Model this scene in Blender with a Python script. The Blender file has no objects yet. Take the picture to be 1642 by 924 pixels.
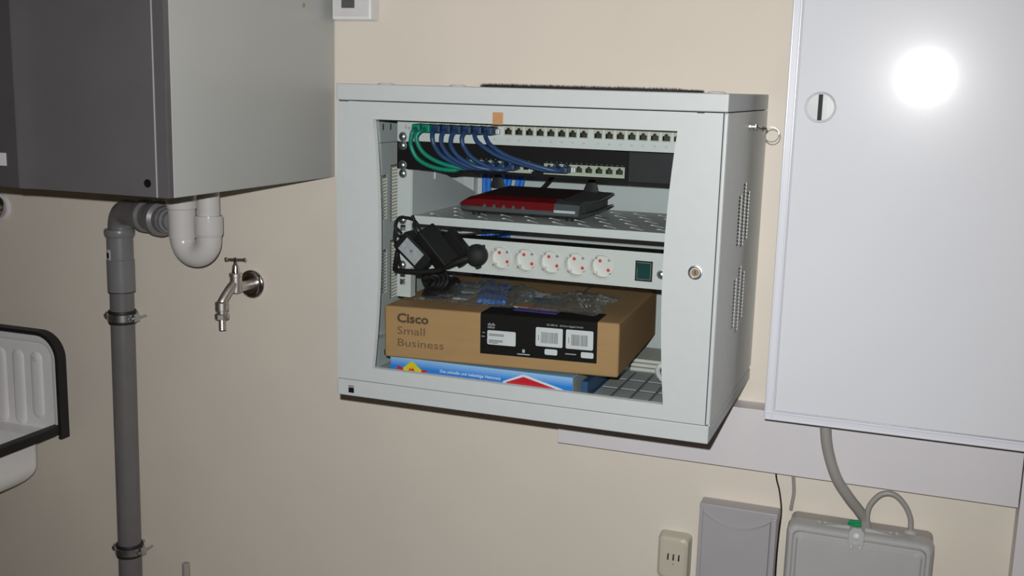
import bpy, bmesh, math, random
from mathutils import Vector, Matrix
random.seed(7)
R = math.radians
sc = bpy.context.scene
ZO = 1.55            # height of the rack's top above the floor; designs below use z relative to it

# ---------------------------------------------------------------- camera, light, exposure
cd = bpy.data.cameras.new('camera'); cam = bpy.data.objects.new('camera', cd); sc.collection.objects.link(cam)
cd.sensor_width = 36.0; cd.lens = 36.0 * 1751.67 / 1642
CAM = Vector((0.8484, -1.8992, 0.0016))
rt = Vector((0.9363, 0.3501, 0.0260)).normalized(); up = Vector((-0.0875, 0.1608, 0.9831)).normalized()
fw = Vector((-0.3400, 0.9228, -0.1812)).normalized()
m3 = Matrix((rt, up, -fw)).transposed()
cam.matrix_world = Matrix.Translation(CAM + Vector((0, 0, ZO))) @ m3.to_4x4()
cd.clip_start = 0.02
sc.camera = cam
w = bpy.data.worlds.new('world'); sc.world = w; w.use_nodes = True
w.node_tree.nodes['Background'].inputs[0].default_value = (0.9, 0.8, 0.7, 1)
w.node_tree.nodes['Background'].inputs[1].default_value = 0.004
# the camera's flash, up and to the left of the lens
fl = bpy.data.lights.new('camera_flash', 'SPOT'); fl.energy = 112; fl.shadow_soft_size = 0.006; fl.color = (1.0, 0.99, 0.99)
fl.spot_size = R(100); fl.spot_blend = 1.0
flo = bpy.data.objects.new('camera_flash', fl); sc.collection.objects.link(flo)
flo.location = (CAM.x - 0.022, CAM.y, CAM.z + 0.044 + ZO); flo.rotation_euler = m3.to_euler()
# weak warm fill light added under the ceiling to lift the shadows
rl = bpy.data.lights.new('warm_fill', 'AREA'); rl.shape = 'DISK'; rl.size = 0.35; rl.energy = 2.6; rl.color = (1.0, 0.60, 0.40)
rlo = bpy.data.objects.new('warm_fill', rl); sc.collection.objects.link(rlo); rlo.location = (0.9, -1.5, 2.5)
sc.view_settings.view_transform = 'Standard'; sc.view_settings.look = 'None'
sc.view_settings.gamma = 1; sc.view_settings.use_curve_mapping = False
sc.view_settings.exposure = 0.0

# ---------------------------------------------------------------- materials
def mat(name, col, rough=0.5, metal=0.0, noise=0.04, scale=30, bump=0.0, bscale=200, spec=0.5, coat=0.0, stretch=None):
    m = bpy.data.materials.new(name); m.use_nodes = True
    nt = m.node_tree; b = nt.nodes['Principled BSDF']
    tc = nt.nodes.new('ShaderNodeTexCoord'); src = tc.outputs['Object']
    if stretch:
        mp = nt.nodes.new('ShaderNodeMapping'); mp.inputs['Scale'].default_value = stretch
        nt.links.new(src, mp.inputs[0]); src = mp.outputs[0]
    n = nt.nodes.new('ShaderNodeTexNoise'); n.inputs['Scale'].default_value = scale; n.inputs['Detail'].default_value = 4
    nt.links.new(src, n.inputs['Vector'])
    r = nt.nodes.new('ShaderNodeValToRGB')
    a = [max(0, c * (1 - noise)) for c in col]; z = [min(1, c * (1 + noise)) for c in col]
    r.color_ramp.elements[0].position = 0.3; r.color_ramp.elements[1].position = 0.7
    r.color_ramp.elements[0].color = (*a, 1); r.color_ramp.elements[1].color = (*z, 1)
    nt.links.new(n.outputs[0], r.inputs[0]); nt.links.new(r.outputs[0], b.inputs['Base Color'])
    b.inputs['Roughness'].default_value = rough; b.inputs['Metallic'].default_value = metal
    b.inputs['Specular IOR Level'].default_value = spec
    b.inputs['Coat Weight'].default_value = coat; b.inputs['Coat Roughness'].default_value = 0.12
    if bump:
        n2 = nt.nodes.new('ShaderNodeTexNoise'); n2.inputs['Scale'].default_value = bscale; n2.inputs['Detail'].default_value = 3
        bp = nt.nodes.new('ShaderNodeBump'); bp.inputs['Strength'].default_value = bump; bp.inputs['Distance'].default_value = 0.001
        nt.links.new(src, n2.inputs['Vector']); nt.links.new(n2.outputs[0], bp.inputs['Height']); nt.links.new(bp.outputs[0], b.inputs['Normal'])
    return m
def clear(name, tint=(0.9, 0.92, 0.92), refl=0.5, rough=0.08, bump=0.0, bscale=60, haze=0.0):
    m = bpy.data.materials.new(name); m.use_nodes = True; nt = m.node_tree; nt.nodes.clear()
    o = nt.nodes.new('ShaderNodeOutputMaterial'); t = nt.nodes.new('ShaderNodeBsdfTransparent'); g = nt.nodes.new('ShaderNodeBsdfGlossy')
    t.inputs[0].default_value = (*tint, 1); g.inputs['Roughness'].default_value = rough
    f = nt.nodes.new('ShaderNodeFresnel'); f.inputs['IOR'].default_value = 1.45
    mu = nt.nodes.new('ShaderNodeMath'); mu.operation = 'MULTIPLY'; mu.inputs[1].default_value = refl * 2
    mx = nt.nodes.new('ShaderNodeMixShader')
    nt.links.new(f.outputs[0], mu.inputs[0]); nt.links.new(mu.outputs[0], mx.inputs[0])
    nt.links.new(t.outputs[0], mx.inputs[1]); nt.links.new(g.outputs[0], mx.inputs[2])
    last = mx
    if haze:
        d = nt.nodes.new('ShaderNodeBsdfDiffuse'); d.inputs[0].default_value = (0.8, 0.82, 0.82, 1)
        m2 = nt.nodes.new('ShaderNodeMixShader'); m2.inputs[0].default_value = haze
        nt.links.new(mx.outputs[0], m2.inputs[1]); nt.links.new(d.outputs[0], m2.inputs[2]); last = m2
    if bump:
        tc = nt.nodes.new('ShaderNodeTexCoord'); n = nt.nodes.new('ShaderNodeTexNoise'); n.inputs['Scale'].default_value = bscale
        bp = nt.nodes.new('ShaderNodeBump'); bp.inputs['Strength'].default_value = bump; bp.inputs['Distance'].default_value = 0.004
        nt.links.new(tc.outputs['Object'], n.inputs['Vector']); nt.links.new(n.outputs[0], bp.inputs['Height'])
        nt.links.new(bp.outputs[0], g.inputs['Normal']); nt.links.new(bp.outputs[0], f.inputs['Normal'])
    nt.links.new(last.outputs[0], o.inputs[0])
    return m

M = {}
M['wall'] = mat('cream_plaster', (0.705, 0.655, 0.57), 0.85, noise=0.02, scale=6, bump=0.10, bscale=260, spec=0.2)
M['floor'] = mat('floor_tile', (0.30, 0.27, 0.24), 0.5, noise=0.1, scale=8)
M['ceil'] = mat('ceiling_paint', (0.75, 0.72, 0.68), 0.9, noise=0.02)
M['rack'] = mat('rack_light_grey_powder_coat', (0.445, 0.482, 0.485), 0.42, noise=0.015, scale=60, bump=0.04, bscale=900)
M['rack_in'] = mat('rack_inner_grey', (0.55, 0.58, 0.58), 0.45, noise=0.02)
M['shelf'] = mat('shelf_grey', (0.60, 0.61, 0.60), 0.38, noise=0.02)
M['rack_lightened'] = mat('rack_grey_lightened', (0.555, 0.58, 0.565), 0.40, noise=0.015, bump=0.04, bscale=900)  # rack paint again, paler to put light on the sides into the colour
M['gap'] = mat('dark_gap', (0.03, 0.03, 0.03), 0.8)
M['cab'] = mat('white_enamelled_steel', (0.66, 0.69, 0.75), 0.24, noise=0.012, scale=5, spec=0.5)
M['cab_door'] = mat('white_enamelled_door', (0.65, 0.68, 0.72), 0.058, noise=0.012, scale=5, spec=0.45, coat=0.13)
M['cab_door'].node_tree.nodes['Principled BSDF'].inputs["Coat Roughness"].default_value = 0.24
M['duct'] = mat('white_plastic_duct', (0.66, 0.645, 0.66), 0.45, noise=0.012, scale=10)
M['boiler_side'] = mat('light_grey_sheet', (0.44, 0.46, 0.45), 0.35, noise=0.015, scale=6)
M['boiler_front'] = mat('charcoal_grey_panel', (0.105, 0.104, 0.110), 0.42, noise=0.04, scale=12)
M['boiler_dark'] = mat('dark_charcoal_panel', (0.075, 0.070, 0.076), 0.5, noise=0.04, scale=12)
M['boiler_edge'] = mat('charcoal_edge', (0.098, 0.097, 0.102), 0.4)
M['boiler_line'] = mat('pale_edge_bead', (0.30, 0.31, 0.32), 0.35)
M['pipe'] = mat('grey_drain_plastic', (0.155, 0.148, 0.152), 0.36, noise=0.06, scale=25, bump=0.05)
M['pipe_fit'] = mat('grey_fitting_plastic', (0.185, 0.19, 0.198), 0.32, noise=0.05, scale=25)
M['whiteplastic'] = mat('white_plastic', (0.72, 0.72, 0.73), 0.22, noise=0.015)
M['trapwhite'] = mat('trap_white_plastic', (0.585, 0.575, 0.56), 0.2, noise=0.015)
M['clampmetal'] = mat('clamp_steel', (0.55, 0.58, 0.60), 0.30, metal=1.0, noise=0.1, scale=90)
M['chrome'] = mat('chrome', (0.62, 0.60, 0.60), 0.14, metal=1.0, noise=0.03)
M['brushed'] = mat('worn_nickel', (0.62, 0.60, 0.58), 0.42, metal=1.0, noise=0.1, scale=80)
M['zinc'] = mat('zinc_plated_steel', (0.60, 0.63, 0.65), 0.36, metal=1.0, noise=0.1, scale=90)
M['enamel'] = mat('white_enamel', (0.86, 0.86, 0.86), 0.3, noise=0.02)
M['rubber'] = mat('black_rubber', (0.012, 0.011, 0.013), 0.55, noise=0.1)
M['black'] = mat('black_plastic', (0.006, 0.006, 0.0065), 0.6, noise=0.1, spec=0.3)
M['blacksheet'] = mat('black_steel', (0.006, 0.006, 0.006), 0.6, noise=0.1, spec=0.15)
M['panel_grey'] = mat('dark_grey_panel', (0.018, 0.018, 0.020), 0.6, noise=0.1, spec=0.3)
M['cream'] = mat('cream_port_plastic', (0.47, 0.46, 0.37), 0.4)
M['portgrey'] = mat('greenish_port_shield', (0.36, 0.40, 0.32), 0.35, noise=0.05)
M['cavity'] = mat('port_cavity', (0.02, 0.017, 0.014), 0.6)
M['ink'] = mat('grey_ink', (0.22, 0.22, 0.23), 0.6)
M['redink'] = mat('red_ink', (0.5, 0.08, 0.08), 0.6)
M['bluecab'] = mat('dark_blue_cable', (0.020, 0.052, 0.145), 0.42, noise=0.05)
M['blueboot'] = mat('dark_blue_boot', (0.012, 0.036, 0.095), 0.5, noise=0.05)
M['greencab'] = mat('green_cable', (0.0, 0.20, 0.13), 0.4, noise=0.05)
M['brightblue'] = mat('bright_blue_cable', (0.03, 0.20, 0.72), 0.4, noise=0.06)
M['card'] = mat('brown_cardboard', (0.395, 0.225, 0.095), 0.75, noise=0.05, scale=14, bump=0.1, bscale=120, stretch=(1, 1, 6))
M['cardin'] = mat('brown_print', (0.085, 0.048, 0.026), 0.7)
M['cardin2'] = mat('thin_brown_print', (0.15, 0.085, 0.045), 0.7)
M['blackprint'] = mat('black_print', (0.006, 0.005, 0.005), 0.6, spec=0.15)
M['labelwhite'] = mat('white_label_paper', (0.62, 0.62, 0.63), 0.5)
M['whiteink'] = mat('white_ink', (0.45, 0.45, 0.47), 0.5)
M['textgrey'] = mat('label_grey_print', (0.16, 0.15, 0.16), 0.6)
M['tape'] = mat('brown_tape', (0.41, 0.225, 0.10), 0.4)
M['pdu'] = mat('pdu_light_grey', (0.60, 0.60, 0.58), 0.35, noise=0.015)
M['socket'] = mat('socket_white', (0.66, 0.64, 0.61), 0.3, noise=0.015)
M['pinred'] = mat('red_shutter', (0.62, 0.05, 0.06), 0.5)
M['greenswitch'] = mat('dark_green_rocker', (0.003, 0.045, 0.042), 0.6, spec=0.2)
M['red'] = mat('dark_red_shell', (0.15, 0.005, 0.008), 0.35, noise=0.05)
M['redtop'] = mat('deep_red_shell_top', (0.035, 0.006, 0.007), 0.55, noise=0.05)
M['routergrey'] = mat('router_dark_grey', (0.085, 0.088, 0.092), 0.4, noise=0.06)
M['silver'] = mat('silver_strip', (0.50, 0.52, 0.54), 0.35)
M['adlabel'] = mat('silver_type_label', (0.36, 0.36, 0.38), 0.45, noise=0.12, scale=160)
M['yellow'] = mat('yellow_print', (0.80, 0.62, 0.02), 0.35)
M['redprint'] = mat('red_print', (0.62, 0.015, 0.03), 0.35)
M['whiteprint'] = mat('white_print', (0.72, 0.74, 0.78), 0.4)
M['purple'] = mat('purple_print', (0.09, 0.05, 0.28), 0.35)
M['orange'] = mat('orange_print', (0.50, 0.20, 0.08), 0.4)
M['greenprint'] = mat('green_print', (0.10, 0.26, 0.16), 0.4)
M['paper'] = mat('pale_paper', (0.62, 0.60, 0.55), 0.7, noise=0.05)
M['greybox'] = mat('mid_grey_plastic', (0.39, 0.385, 0.40), 0.32, noise=0.02, scale=20)
M['jbox'] = mat('light_grey_box_plastic', (0.42, 0.43, 0.43), 0.3, noise=0.02, scale=20)
M['jboxside'] = mat('grey_box_base', (0.36, 0.35, 0.33), 0.5, noise=0.04, scale=30)
M['greycable'] = mat('grey_cable', (0.31, 0.30, 0.28), 0.45, noise=0.04)
M['beige'] = mat('beige_plastic', (0.56, 0.53, 0.43), 0.4, noise=0.02)
M['greenclip'] = mat('green_clip', (0.0, 0.25, 0.08), 0.35)
M['lcd'] = mat('lcd_display', (0.055, 0.062, 0.06), 0.15, noise=0.2, scale=120)
M['brass'] = mat('brass', (0.55, 0.42, 0.22), 0.3, metal=1.0, noise=0.1)
M['shutter'] = mat('translucent_lock_disc', (0.50, 0.53, 0.54), 0.2, noise=0.08, scale=40)
M['traygrey'] = mat('grey_backing', (0.17, 0.17, 0.175), 0.5)
M['padgrey'] = mat('pale_grey_pad', (0.42, 0.44, 0.44), 0.5)
M['dullblue'] = mat('dull_blue_card', (0.03, 0.09, 0.20), 0.4)
M['glass'] = clear('door_glass', (0.93, 0.955, 0.95), 0.5, 0.02)
M['bag'] = clear('clear_bag', (0.97, 0.975, 0.975), 0.30, 0.10, bump=1.0, bscale=80, haze=0.06)
M['clearplastic'] = clear('clear_latch_plastic', (0.9, 0.93, 0.92), 0.3, 0.2, haze=0.35)
# printed blue carton: the artwork itself fades from pale sky to deep blue
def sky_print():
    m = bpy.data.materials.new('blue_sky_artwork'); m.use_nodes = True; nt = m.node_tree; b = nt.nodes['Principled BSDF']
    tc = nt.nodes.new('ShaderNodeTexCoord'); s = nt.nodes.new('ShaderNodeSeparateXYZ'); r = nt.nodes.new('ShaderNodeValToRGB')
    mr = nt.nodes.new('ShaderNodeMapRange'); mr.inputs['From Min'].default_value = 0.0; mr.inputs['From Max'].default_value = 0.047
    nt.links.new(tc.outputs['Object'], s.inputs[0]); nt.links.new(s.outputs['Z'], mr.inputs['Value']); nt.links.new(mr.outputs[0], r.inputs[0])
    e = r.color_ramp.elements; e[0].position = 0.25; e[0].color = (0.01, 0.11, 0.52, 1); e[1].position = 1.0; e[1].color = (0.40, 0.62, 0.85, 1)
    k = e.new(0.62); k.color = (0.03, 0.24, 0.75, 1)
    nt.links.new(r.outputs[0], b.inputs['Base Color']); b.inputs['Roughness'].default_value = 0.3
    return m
M['sky'] = sky_print()

# ---------------------------------------------------------------- mesh helpers
class B:
    def __init__(s): s.bm = bmesh.new()
    def _mark(s): return len(s.bm.verts)
    def _bev(s, vs, bev, seg):
        vset = set(vs); es = [e for e in s.bm.edges if e.verts[0] in vset and e.verts[1] in vset]
        bmesh.ops.bevel(s.bm, geom=es, offset=bev, segments=seg, profile=0.5, affect='EDGES', clamp_overlap=True)
    def box(s, x0, x1, y0, y1, z0, z1, bev=0, seg=2, mi=0):
        x0, x1 = sorted((x0, x1)); y0, y1 = sorted((y0, y1)); z0, z1 = sorted((z0, z1))
        v = [s.bm.verts.new(p) for p in ((x0,y0,z0),(x1,y0,z0),(x1,y1,z0),(x0,y1,z0),(x0,y0,z1),(x1,y0,z1),(x1,y1,z1),(x0,y1,z1))]
        for f in ((0,3,2,1),(4,5,6,7),(0,1,5,4),(1,2,6,5),(2,3,7,6),(3,0,4,7)):
            s.bm.faces.new([v[i] for i in f]).material_index = mi
        if bev: s._bev(v, bev, seg)
        return s
    def prism(s, poly, ax, a, b, bev=0, seg=2):
        """poly in the two other axes, extruded along ax ('x','y','z') from a to b"""
        def P(u, v, t): return {'x': (t, u, v), 'y': (u, t, v), 'z': (u, v, t)}[ax]
        A = [s.bm.verts.new(P(u, v, a)) for u, v in poly]; C = [s.bm.verts.new(P(u, v, b)) for u, v in poly]
        n = len(poly); s.bm.faces.new(A[::-1]); s.bm.faces.new(C)
        for i in range(n): s.bm.faces.new((A[i], A[(i+1)%n], C[(i+1)%n], C[i]))
        if bev: s._bev(A + C, bev, seg)
        return s
    def loft(s, loops, caps=True, closed=True):
        L = [[s.bm.verts.new(p) for p in l] for l in loops]; n = len(L[0])
        for a, b in zip(L, L[1:]):
            for i in range(n if closed else n - 1): s.bm.faces.new((a[i], a[(i+1)%n], b[(i+1)%n], b[i]))
        if caps: s.bm.faces.new(L[0][::-1]); s.bm.faces.new(L[-1])
        return s
    def lathe(s, o, axis, prof, n=24, caps=True):
        o = Vector(o); ax = Vector(axis).normalized()
        u = ax.orthogonal().normalized(); v = ax.cross(u)
        loops = [[o + ax*t + (u*math.cos(2*math.pi*i/n) + v*math.sin(2*math.pi*i/n))*max(r, 1e-5) for i in range(n)] for t, r in prof]
        return s.loft(loops, caps)
    def cyl(s, a, b, r, r2=None, n=20):
        a = Vector(a); b = Vector(b); d = (b-a)
        return s.lathe(a, d, [(0, r), (d.length, r if r2 is None else r2)], n)
    def tube(s, pts, r, n=10, sub=6):
        P = [Vector(p) for p in pts]
        if sub > 1 and len(P) > 2:
            Q = [P[0]*2-P[1]] + P + [P[-1]*2-P[-2]]; out = []
            for i in range(1, len(Q)-2):
                a, b, c, d = Q[i-1:i+3]
                for k in range(sub):
                    t = k/sub; out.append(0.5*((2*b)+(c-a)*t+(2*a-5*b+4*c-d)*t*t+(3*b-a-3*c+d)*t**3))
            P = out + [P[-1]]
        T = [(P[min(i+1, len(P)-1)]-P[max(i-1, 0)]).normalized() for i in range(len(P))]
        u = T[0].orthogonal().normalized(); loops = []
        for i, p in enumerate(P):
            u = (u - T[i]*u.dot(T[i])).normalized(); v = T[i].cross(u)
            rr = r(i/(len(P)-1)) if callable(r) else r
            loops.append([p + (u*math.cos(2*math.pi*k/n)+v*math.sin(2*math.pi*k/n))*rr for k in range(n)])
        return s.loft(loops)
    def plate(s, outer, holes, fn, th):
        """flat plate with real holes; fn maps (u,v,t) to 3D, th = thickness along t"""
        F = []
        for t in (0, th):
            edges = []
            for loop in [outer] + holes:
                vs = [s.bm.verts.new(fn(u, v, t)) for u, v in loop]
                es = [s.bm.edges.new((vs[i], vs[(i+1) % len(vs)])) for i in range(len(vs))]
                edges += es
                F.append(vs)
            bmesh.ops.triangle_fill(s.bm, use_beauty=True, use_dissolve=False, edges=edges)
        k = len(F)//2
        for a, b in zip(F[:k], F[k:]):
            for i in range(len(a)): s.bm.faces.new((a[i], a[(i+1)%len(a)], b[(i+1)%len(a)], b[i]))
        return s
    def xf(s, mtx): bmesh.ops.transform(s.bm, matrix=mtx, verts=s.bm.verts); return s

def rrect(u0, u1, v0, v1, r, n=5):
    pts = []
    for cx, cy, a0 in ((u1-r, v1-r, 0), (u0+r, v1-r, 90), (u0+r, v0+r, 180), (u1-r, v0+r, 270)):
        for k in range(n+1):
            a = R(a0 + 90*k/n); pts.append((cx + r*math.cos(a), cy + r*math.sin(a)))
    return pts
def rect(u0, u1, v0, v1): return [(u0, v0), (u1, v0), (u1, v1), (u0, v1)]

def tag(o, label=None, cat=None, group=None, kind=None):
    if label: o['label'] = label
    if cat: o['category'] = cat
    if group: o['group'] = group
    if kind: o['kind'] = kind
    return o
def thing(name, loc, label, cat, group=None, rot=(0, 0, 0)):
    o = bpy.data.objects.new(name, None); sc.collection.objects.link(o); o.empty_display_size = 0.03
    o.location = (loc[0], loc[1], loc[2] + ZO); o.rotation_euler = rot
    return tag(o, label, cat, group)
def wmat(o):
    m = Matrix.LocRotScale(o.location, o.rotation_euler, o.scale)
    return wmat(o.parent) @ m if o.parent else m
def obj(name, b, material, parent=None, label=None, smooth=True, local=False, kind=None, angle=32, normals=True):
    """links ONE mesh object. Design coordinates (z relative to the rack top) unless local."""
    bm = b.bm if isinstance(b, B) else b
    if normals: bmesh.ops.recalc_face_normals(bm, faces=bm.faces)
    if not local:
        bmesh.ops.translate(bm, vec=(0, 0, ZO), verts=bm.verts)
        if parent: bmesh.ops.transform(bm, matrix=wmat(parent).inverted(), verts=bm.verts)
    org = None
    if not local and not parent:
        xs = [v.co.x for v in bm.verts]; ys = [v.co.y for v in bm.verts]; zs = [v.co.z for v in bm.verts]
        org = Vector(((min(xs)+max(xs))/2, (min(ys)+max(ys))/2, min(zs))); bmesh.ops.translate(bm, vec=-org, verts=bm.verts)
    me = bpy.data.meshes.new(name); bm.to_mesh(me); bm.free()
    for m in (material if isinstance(material, (list, tuple)) else [material]): me.materials.append(m)
    if smooth: me.shade_smooth(); me.set_sharp_from_angle(angle=R(angle))
    o = bpy.data.objects.new(name, me); sc.collection.objects.link(o)
    if smooth:
        wn = o.modifiers.new('face_weighted_normals', 'WEIGHTED_NORMAL'); wn.keep_sharp = True; wn.weight = 100
    if org: o.location = org
    if parent: o.parent = parent
    if label: o['label'] = label
    if kind: o['kind'] = kind
    return o
def copy_tree(o, parent=None):
    c = o.copy(); sc.collection.objects.link(c); c.parent = parent
    for ch in list(o.children): copy_tree(ch, c)
    return c
def text(name, s, size, loc, material, parent, bold=0.0, rot=(90, 0, 0), align='LEFT', depth=0.0001, sx=1.0, local=False):
    cu = bpy.data.curves.new(name, 'FONT'); cu.body = s; cu.size = size; cu.align_x = align; cu.extrude = depth; cu.offset = bold; cu.resolution_u = 2
    t = bpy.data.objects.new(name, cu); sc.collection.objects.link(t)
    dg = bpy.context.evaluated_depsgraph_get(); me = bpy.data.meshes.new_from_object(t.evaluated_get(dg))
    bm = bmesh.new(); bm.from_mesh(me); bpy.data.objects.remove(t); bpy.data.curves.remove(cu); bpy.data.meshes.remove(me)
    mtx = Matrix.Translation(loc) @ Matrix.Rotation(R(rot[2]), 4, 'Z') @ Matrix.Rotation(R(rot[1]), 4, 'Y') @ Matrix.Rotation(R(rot[0]), 4, 'X') @ Matrix.Diagonal((sx, 1, 1, 1))
    bmesh.ops.transform(bm, matrix=mtx, verts=bm.verts)
    return obj(name, bm, material, parent, smooth=False, local=local, normals=False)

# ---------------------------------------------------------------- the room
def room():
    X0, X1, Y0, H0, H1 = -2.6, 2.1, -4.6, -ZO, 1.0
    t = 0.1
    tag(obj('wall_back', B().box(X0-t, X1+t, 0, t, H0, H1), M['wall'], smooth=False), kind='structure')
    tag(obj('wall_left', B().box(X0-t, X0, Y0, 0, H0, H1), M['wall'], smooth=False), kind='structure')
    tag(obj('wall_right', B().box(X1, X1+t, Y0, 0, H0, H1), M['wall'], smooth=False), kind='structure')
    tag(obj('wall_front', B().box(X0-t, X1+t, Y0-t, Y0, H0, H1), M['wall'], smooth=False), kind='structure')
    tag(obj('floor', B().box(X0-t, X1+t, Y0-t, t, H0-t, H0), M['floor'], smooth=False), kind='structure')
    tag(obj('ceiling', B().box(X0-t, X1+t, Y0-t, t, H1, H1+t), M['ceil'], smooth=False), kind='structure')
room()

# ---------------------------------------------------------------- wall-hung appliance (top left)
def appliance():
    t = thing('wall_boiler', (-0.53, -0.25, -0.182), 'large grey wall-hung boiler casing with charcoal front, left of the rack', 'boiler')
    X1, X0, Zb, Zt, Yf = -0.228, -0.835, -0.182, 0.55, -0.500
    obj('casing', B().box(X0, X1, Yf, -0.001, Zb, Zt, 0.002), M['boiler_side'], t, 'light grey sheet casing')
    pr = [(-0.2505, Yf), (-0.2505, Yf-0.012), (-0.45, Yf-0.012), (-0.475, Yf-0.0125), (-0.495, Yf-0.0145), (-0.512, Yf-0.019), (-0.516, Yf-0.019), (-0.516, Yf)]
    obj('front_panel', B().prism(pr, 'z', Zb+0.001, Zt, 0), M['boiler_front'], t, 'charcoal front panel')
    obj('centre_panel', B().box(X0+0.002, -0.5162, Yf-0.014, Yf, Zb+0.001, Zt, 0.001), M['boiler_dark'], t, 'darker centre panel')
    obj('edge_trim', B().box(-0.2495, X1+0.0002, Yf-0.0125, Yf, Zb+0.0005, Zt, 0.0012), M['boiler_edge'], t, 'dark vertical edge strip')
    obj('bead', B().cyl((-0.2500, Yf-0.0122, Zb+0.001), (-0.2500, Yf-0.0122, Zt), 0.0016, n=8), M['boiler_line'], t, 'pale bead line')
    obj('plug_hole', B().lathe((-0.2675, Yf-0.0118, -0.1600), (0, -1, 0), [(0, 0.0066), (0.0010, 0.0064), (0.0010, 0.0054), (0.0004, 0.0050), (0.0004, 0.0)], 20), M['blackprint'], t, 'round black hole cover')
    obj('label_plate', B().box(-0.60, -0.5435, Yf-0.0155, Yf-0.014, -0.1465, -0.1255, 0.0005), M['labelwhite'], t, 'pale rectangular label plate')
    obj('screw', B().lathe((X1, -0.114, 0.1375), (1, 0, 0), [(0, 0.004), (0.001, 0.0038), (0.0018, 0.002), (0.0018, 0)], 12), M['brass'], t, 'small brown screw head')
appliance()

# ---------------------------------------------------------------- grey drain pipe
PY, PX = -0.050, -0.7150
def drain():
    t = thing('drain_pipe', (PX-0.012, PY, -1.54), 'dark grey plastic drain pipe with elbow, running down the cream wall', 'drain pipe')
    def sx(z): return PX + 0.0095*(z+0.357)          # the pipe leans very slightly
    obj('pipe', B().cyl((sx(-0.36), PY, -0.36), (sx(-1.54), PY, -1.54), 0.0250, n=40), M['pipe'], t)
    obj('sleeve', B().lathe((sx(-0.445), PY, -0.4465), (0, 0, 1), [(0, 0.0252), (0.0005, 0.0285), (0.068, 0.0285), (0.070, 0.0270), (0.1160, 0.0270), (0.1175, 0.0295), (0.122, 0.0312), (0.130, 0.0312), (0.133, 0.0298), (0.134, 0.0255)], 40), M['pipe_fit'], t, 'grey push-fit sleeve')
    obj('seal_ring', B().lathe((sx(-0.445), PY, -0.4480), (0, 0, 1), [(0, 0.0251), (0, 0.0280), (0.002, 0.0280), (0.002, 0.0251)], 36), M['rubber'], t, 'black seal ring')
    d = Vector((0.92, -0.39, 0)).normalized(); q = Vector((PX+0.003, PY, 0)); cz = -0.309; rb = 0.034
    bend = []
    for k in range(9):
        a = R(180 - 90*k/8); h = rb + rb*math.cos(a); bend.append((q.x+d.x*h, q.y+d.y*h, cz + rb*math.sin(a)))
    zc = cz + rb
    e0 = Vector((q.x+d.x*rb, q.y+d.y*rb, zc))
    obj('elbow', B().tube([(PX+0.003, PY, -0.330)] + bend + [tuple(e0 + d*0.022)], 0.0260, n=32, sub=3), M['pipe'], t)
    obj('coupling', B().lathe(e0 + d*0.012, d, [(0, 0.0262), (0.046, 0.0268), (0.050, 0.0315), (0.058, 0.0335), (0.072, 0.0332), (0.077, 0.0275), (0.100, 0.0275), (0.104, 0.0330), (0.112, 0.0350), (0.128, 0.0348), (0.132, 0.027), (0.146, 0.0265), (0.147, 0.020)], 36), M['pipe'], t, 'ringed horizontal socket coupling')
    e1 = e0 + d*0.155
    obj('outlet_tube', B().cyl(e1, e1 + d*0.026, 0.0195, n=24).lathe(e1 + d*0.002, d, [(0, 0.0235), (0.012, 0.0240), (0.013, 0.0195)], 24), M['pipe_fit'], t)
    c = Vector((sx(-0.38), PY, -0.3670)); th = R(-72)
    def patch(a0, a1, st, za, zb, r):
        b = B(); L = [[b.bm.verts.new((c.x + r*math.cos(th+R(a)), c.y + r*math.sin(th+R(a)), c.z+zz)) for a in range(a0, a1, st)] for zz in (za, zb)]
        for i in range(len(L[0])-1): b.bm.faces.new((L[0][i], L[0][i+1], L[1][i+1], L[1][i]))
        return b
    s = obj('sticker', patch(-72, -22, 7, -0.0115, 0.0115, 0.0274), M['labelwhite'], t, 'small white sticker')
    obj('print_block', patch(-62, -32, 7, -0.007, 0.005, 0.0277), M['blackprint'], s)
    for z, lab in ((-0.5017, 'metal pipe clamp round the drain pipe, upper of the two'), (-1.0297, 'metal pipe clamp round the drain pipe, lower of the two near the bottom')):
        x = sx(z); k = thing('pipe_clamp', (x, PY, z-0.012), lab, 'pipe clamp', 'pipe clamps on the drain pipe')
        obj('rubber_lining', B().lathe((x, PY, z-0.0140), (0, 0, 1), [(0, 0.02515), (0.0, 0.0285), (0.003, 0.0295), (0.025, 0.0295), (0.028, 0.0285), (0.028, 0.02515)], 36), M['rubber'], k, 'black rubber lining')
        obj('band', B().lathe((x, PY, z-0.0085), (0, 0, 1), [(0, 0.0294), (0.001, 0.0312), (0.016, 0.0312), (0.017, 0.0294)], 36), M['clampmetal'], k)
        for sx_ in (-1, 1):
            obj('lug', B().box(x+0.030*sx_, x+0.0385*sx_, PY-0.009, PY+0.009, z-0.0085, z+0.0085, 0.002), M['clampmetal'], k)
        obj('bolt', B().cyl((x+0.034, PY-0.016, z-0.001), (x+0.034, PY+0.034, z-0.001), 0.0026, n=10), M['clampmetal'], k)
        obj('bolt', B().lathe((x-0.034, PY-0.009, z), (0, -1, 0), [(0, 0.0060), (0.003, 0.0056), (0.0045, 0.003), (0.0045, 0)], 12), M['clampmetal'], k)
        obj('wall_stud', B().cyl((x, PY+0.029, z), (x, -0.001, z), 0.004, n=10), M['clampmetal'], k)
drain()

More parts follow.
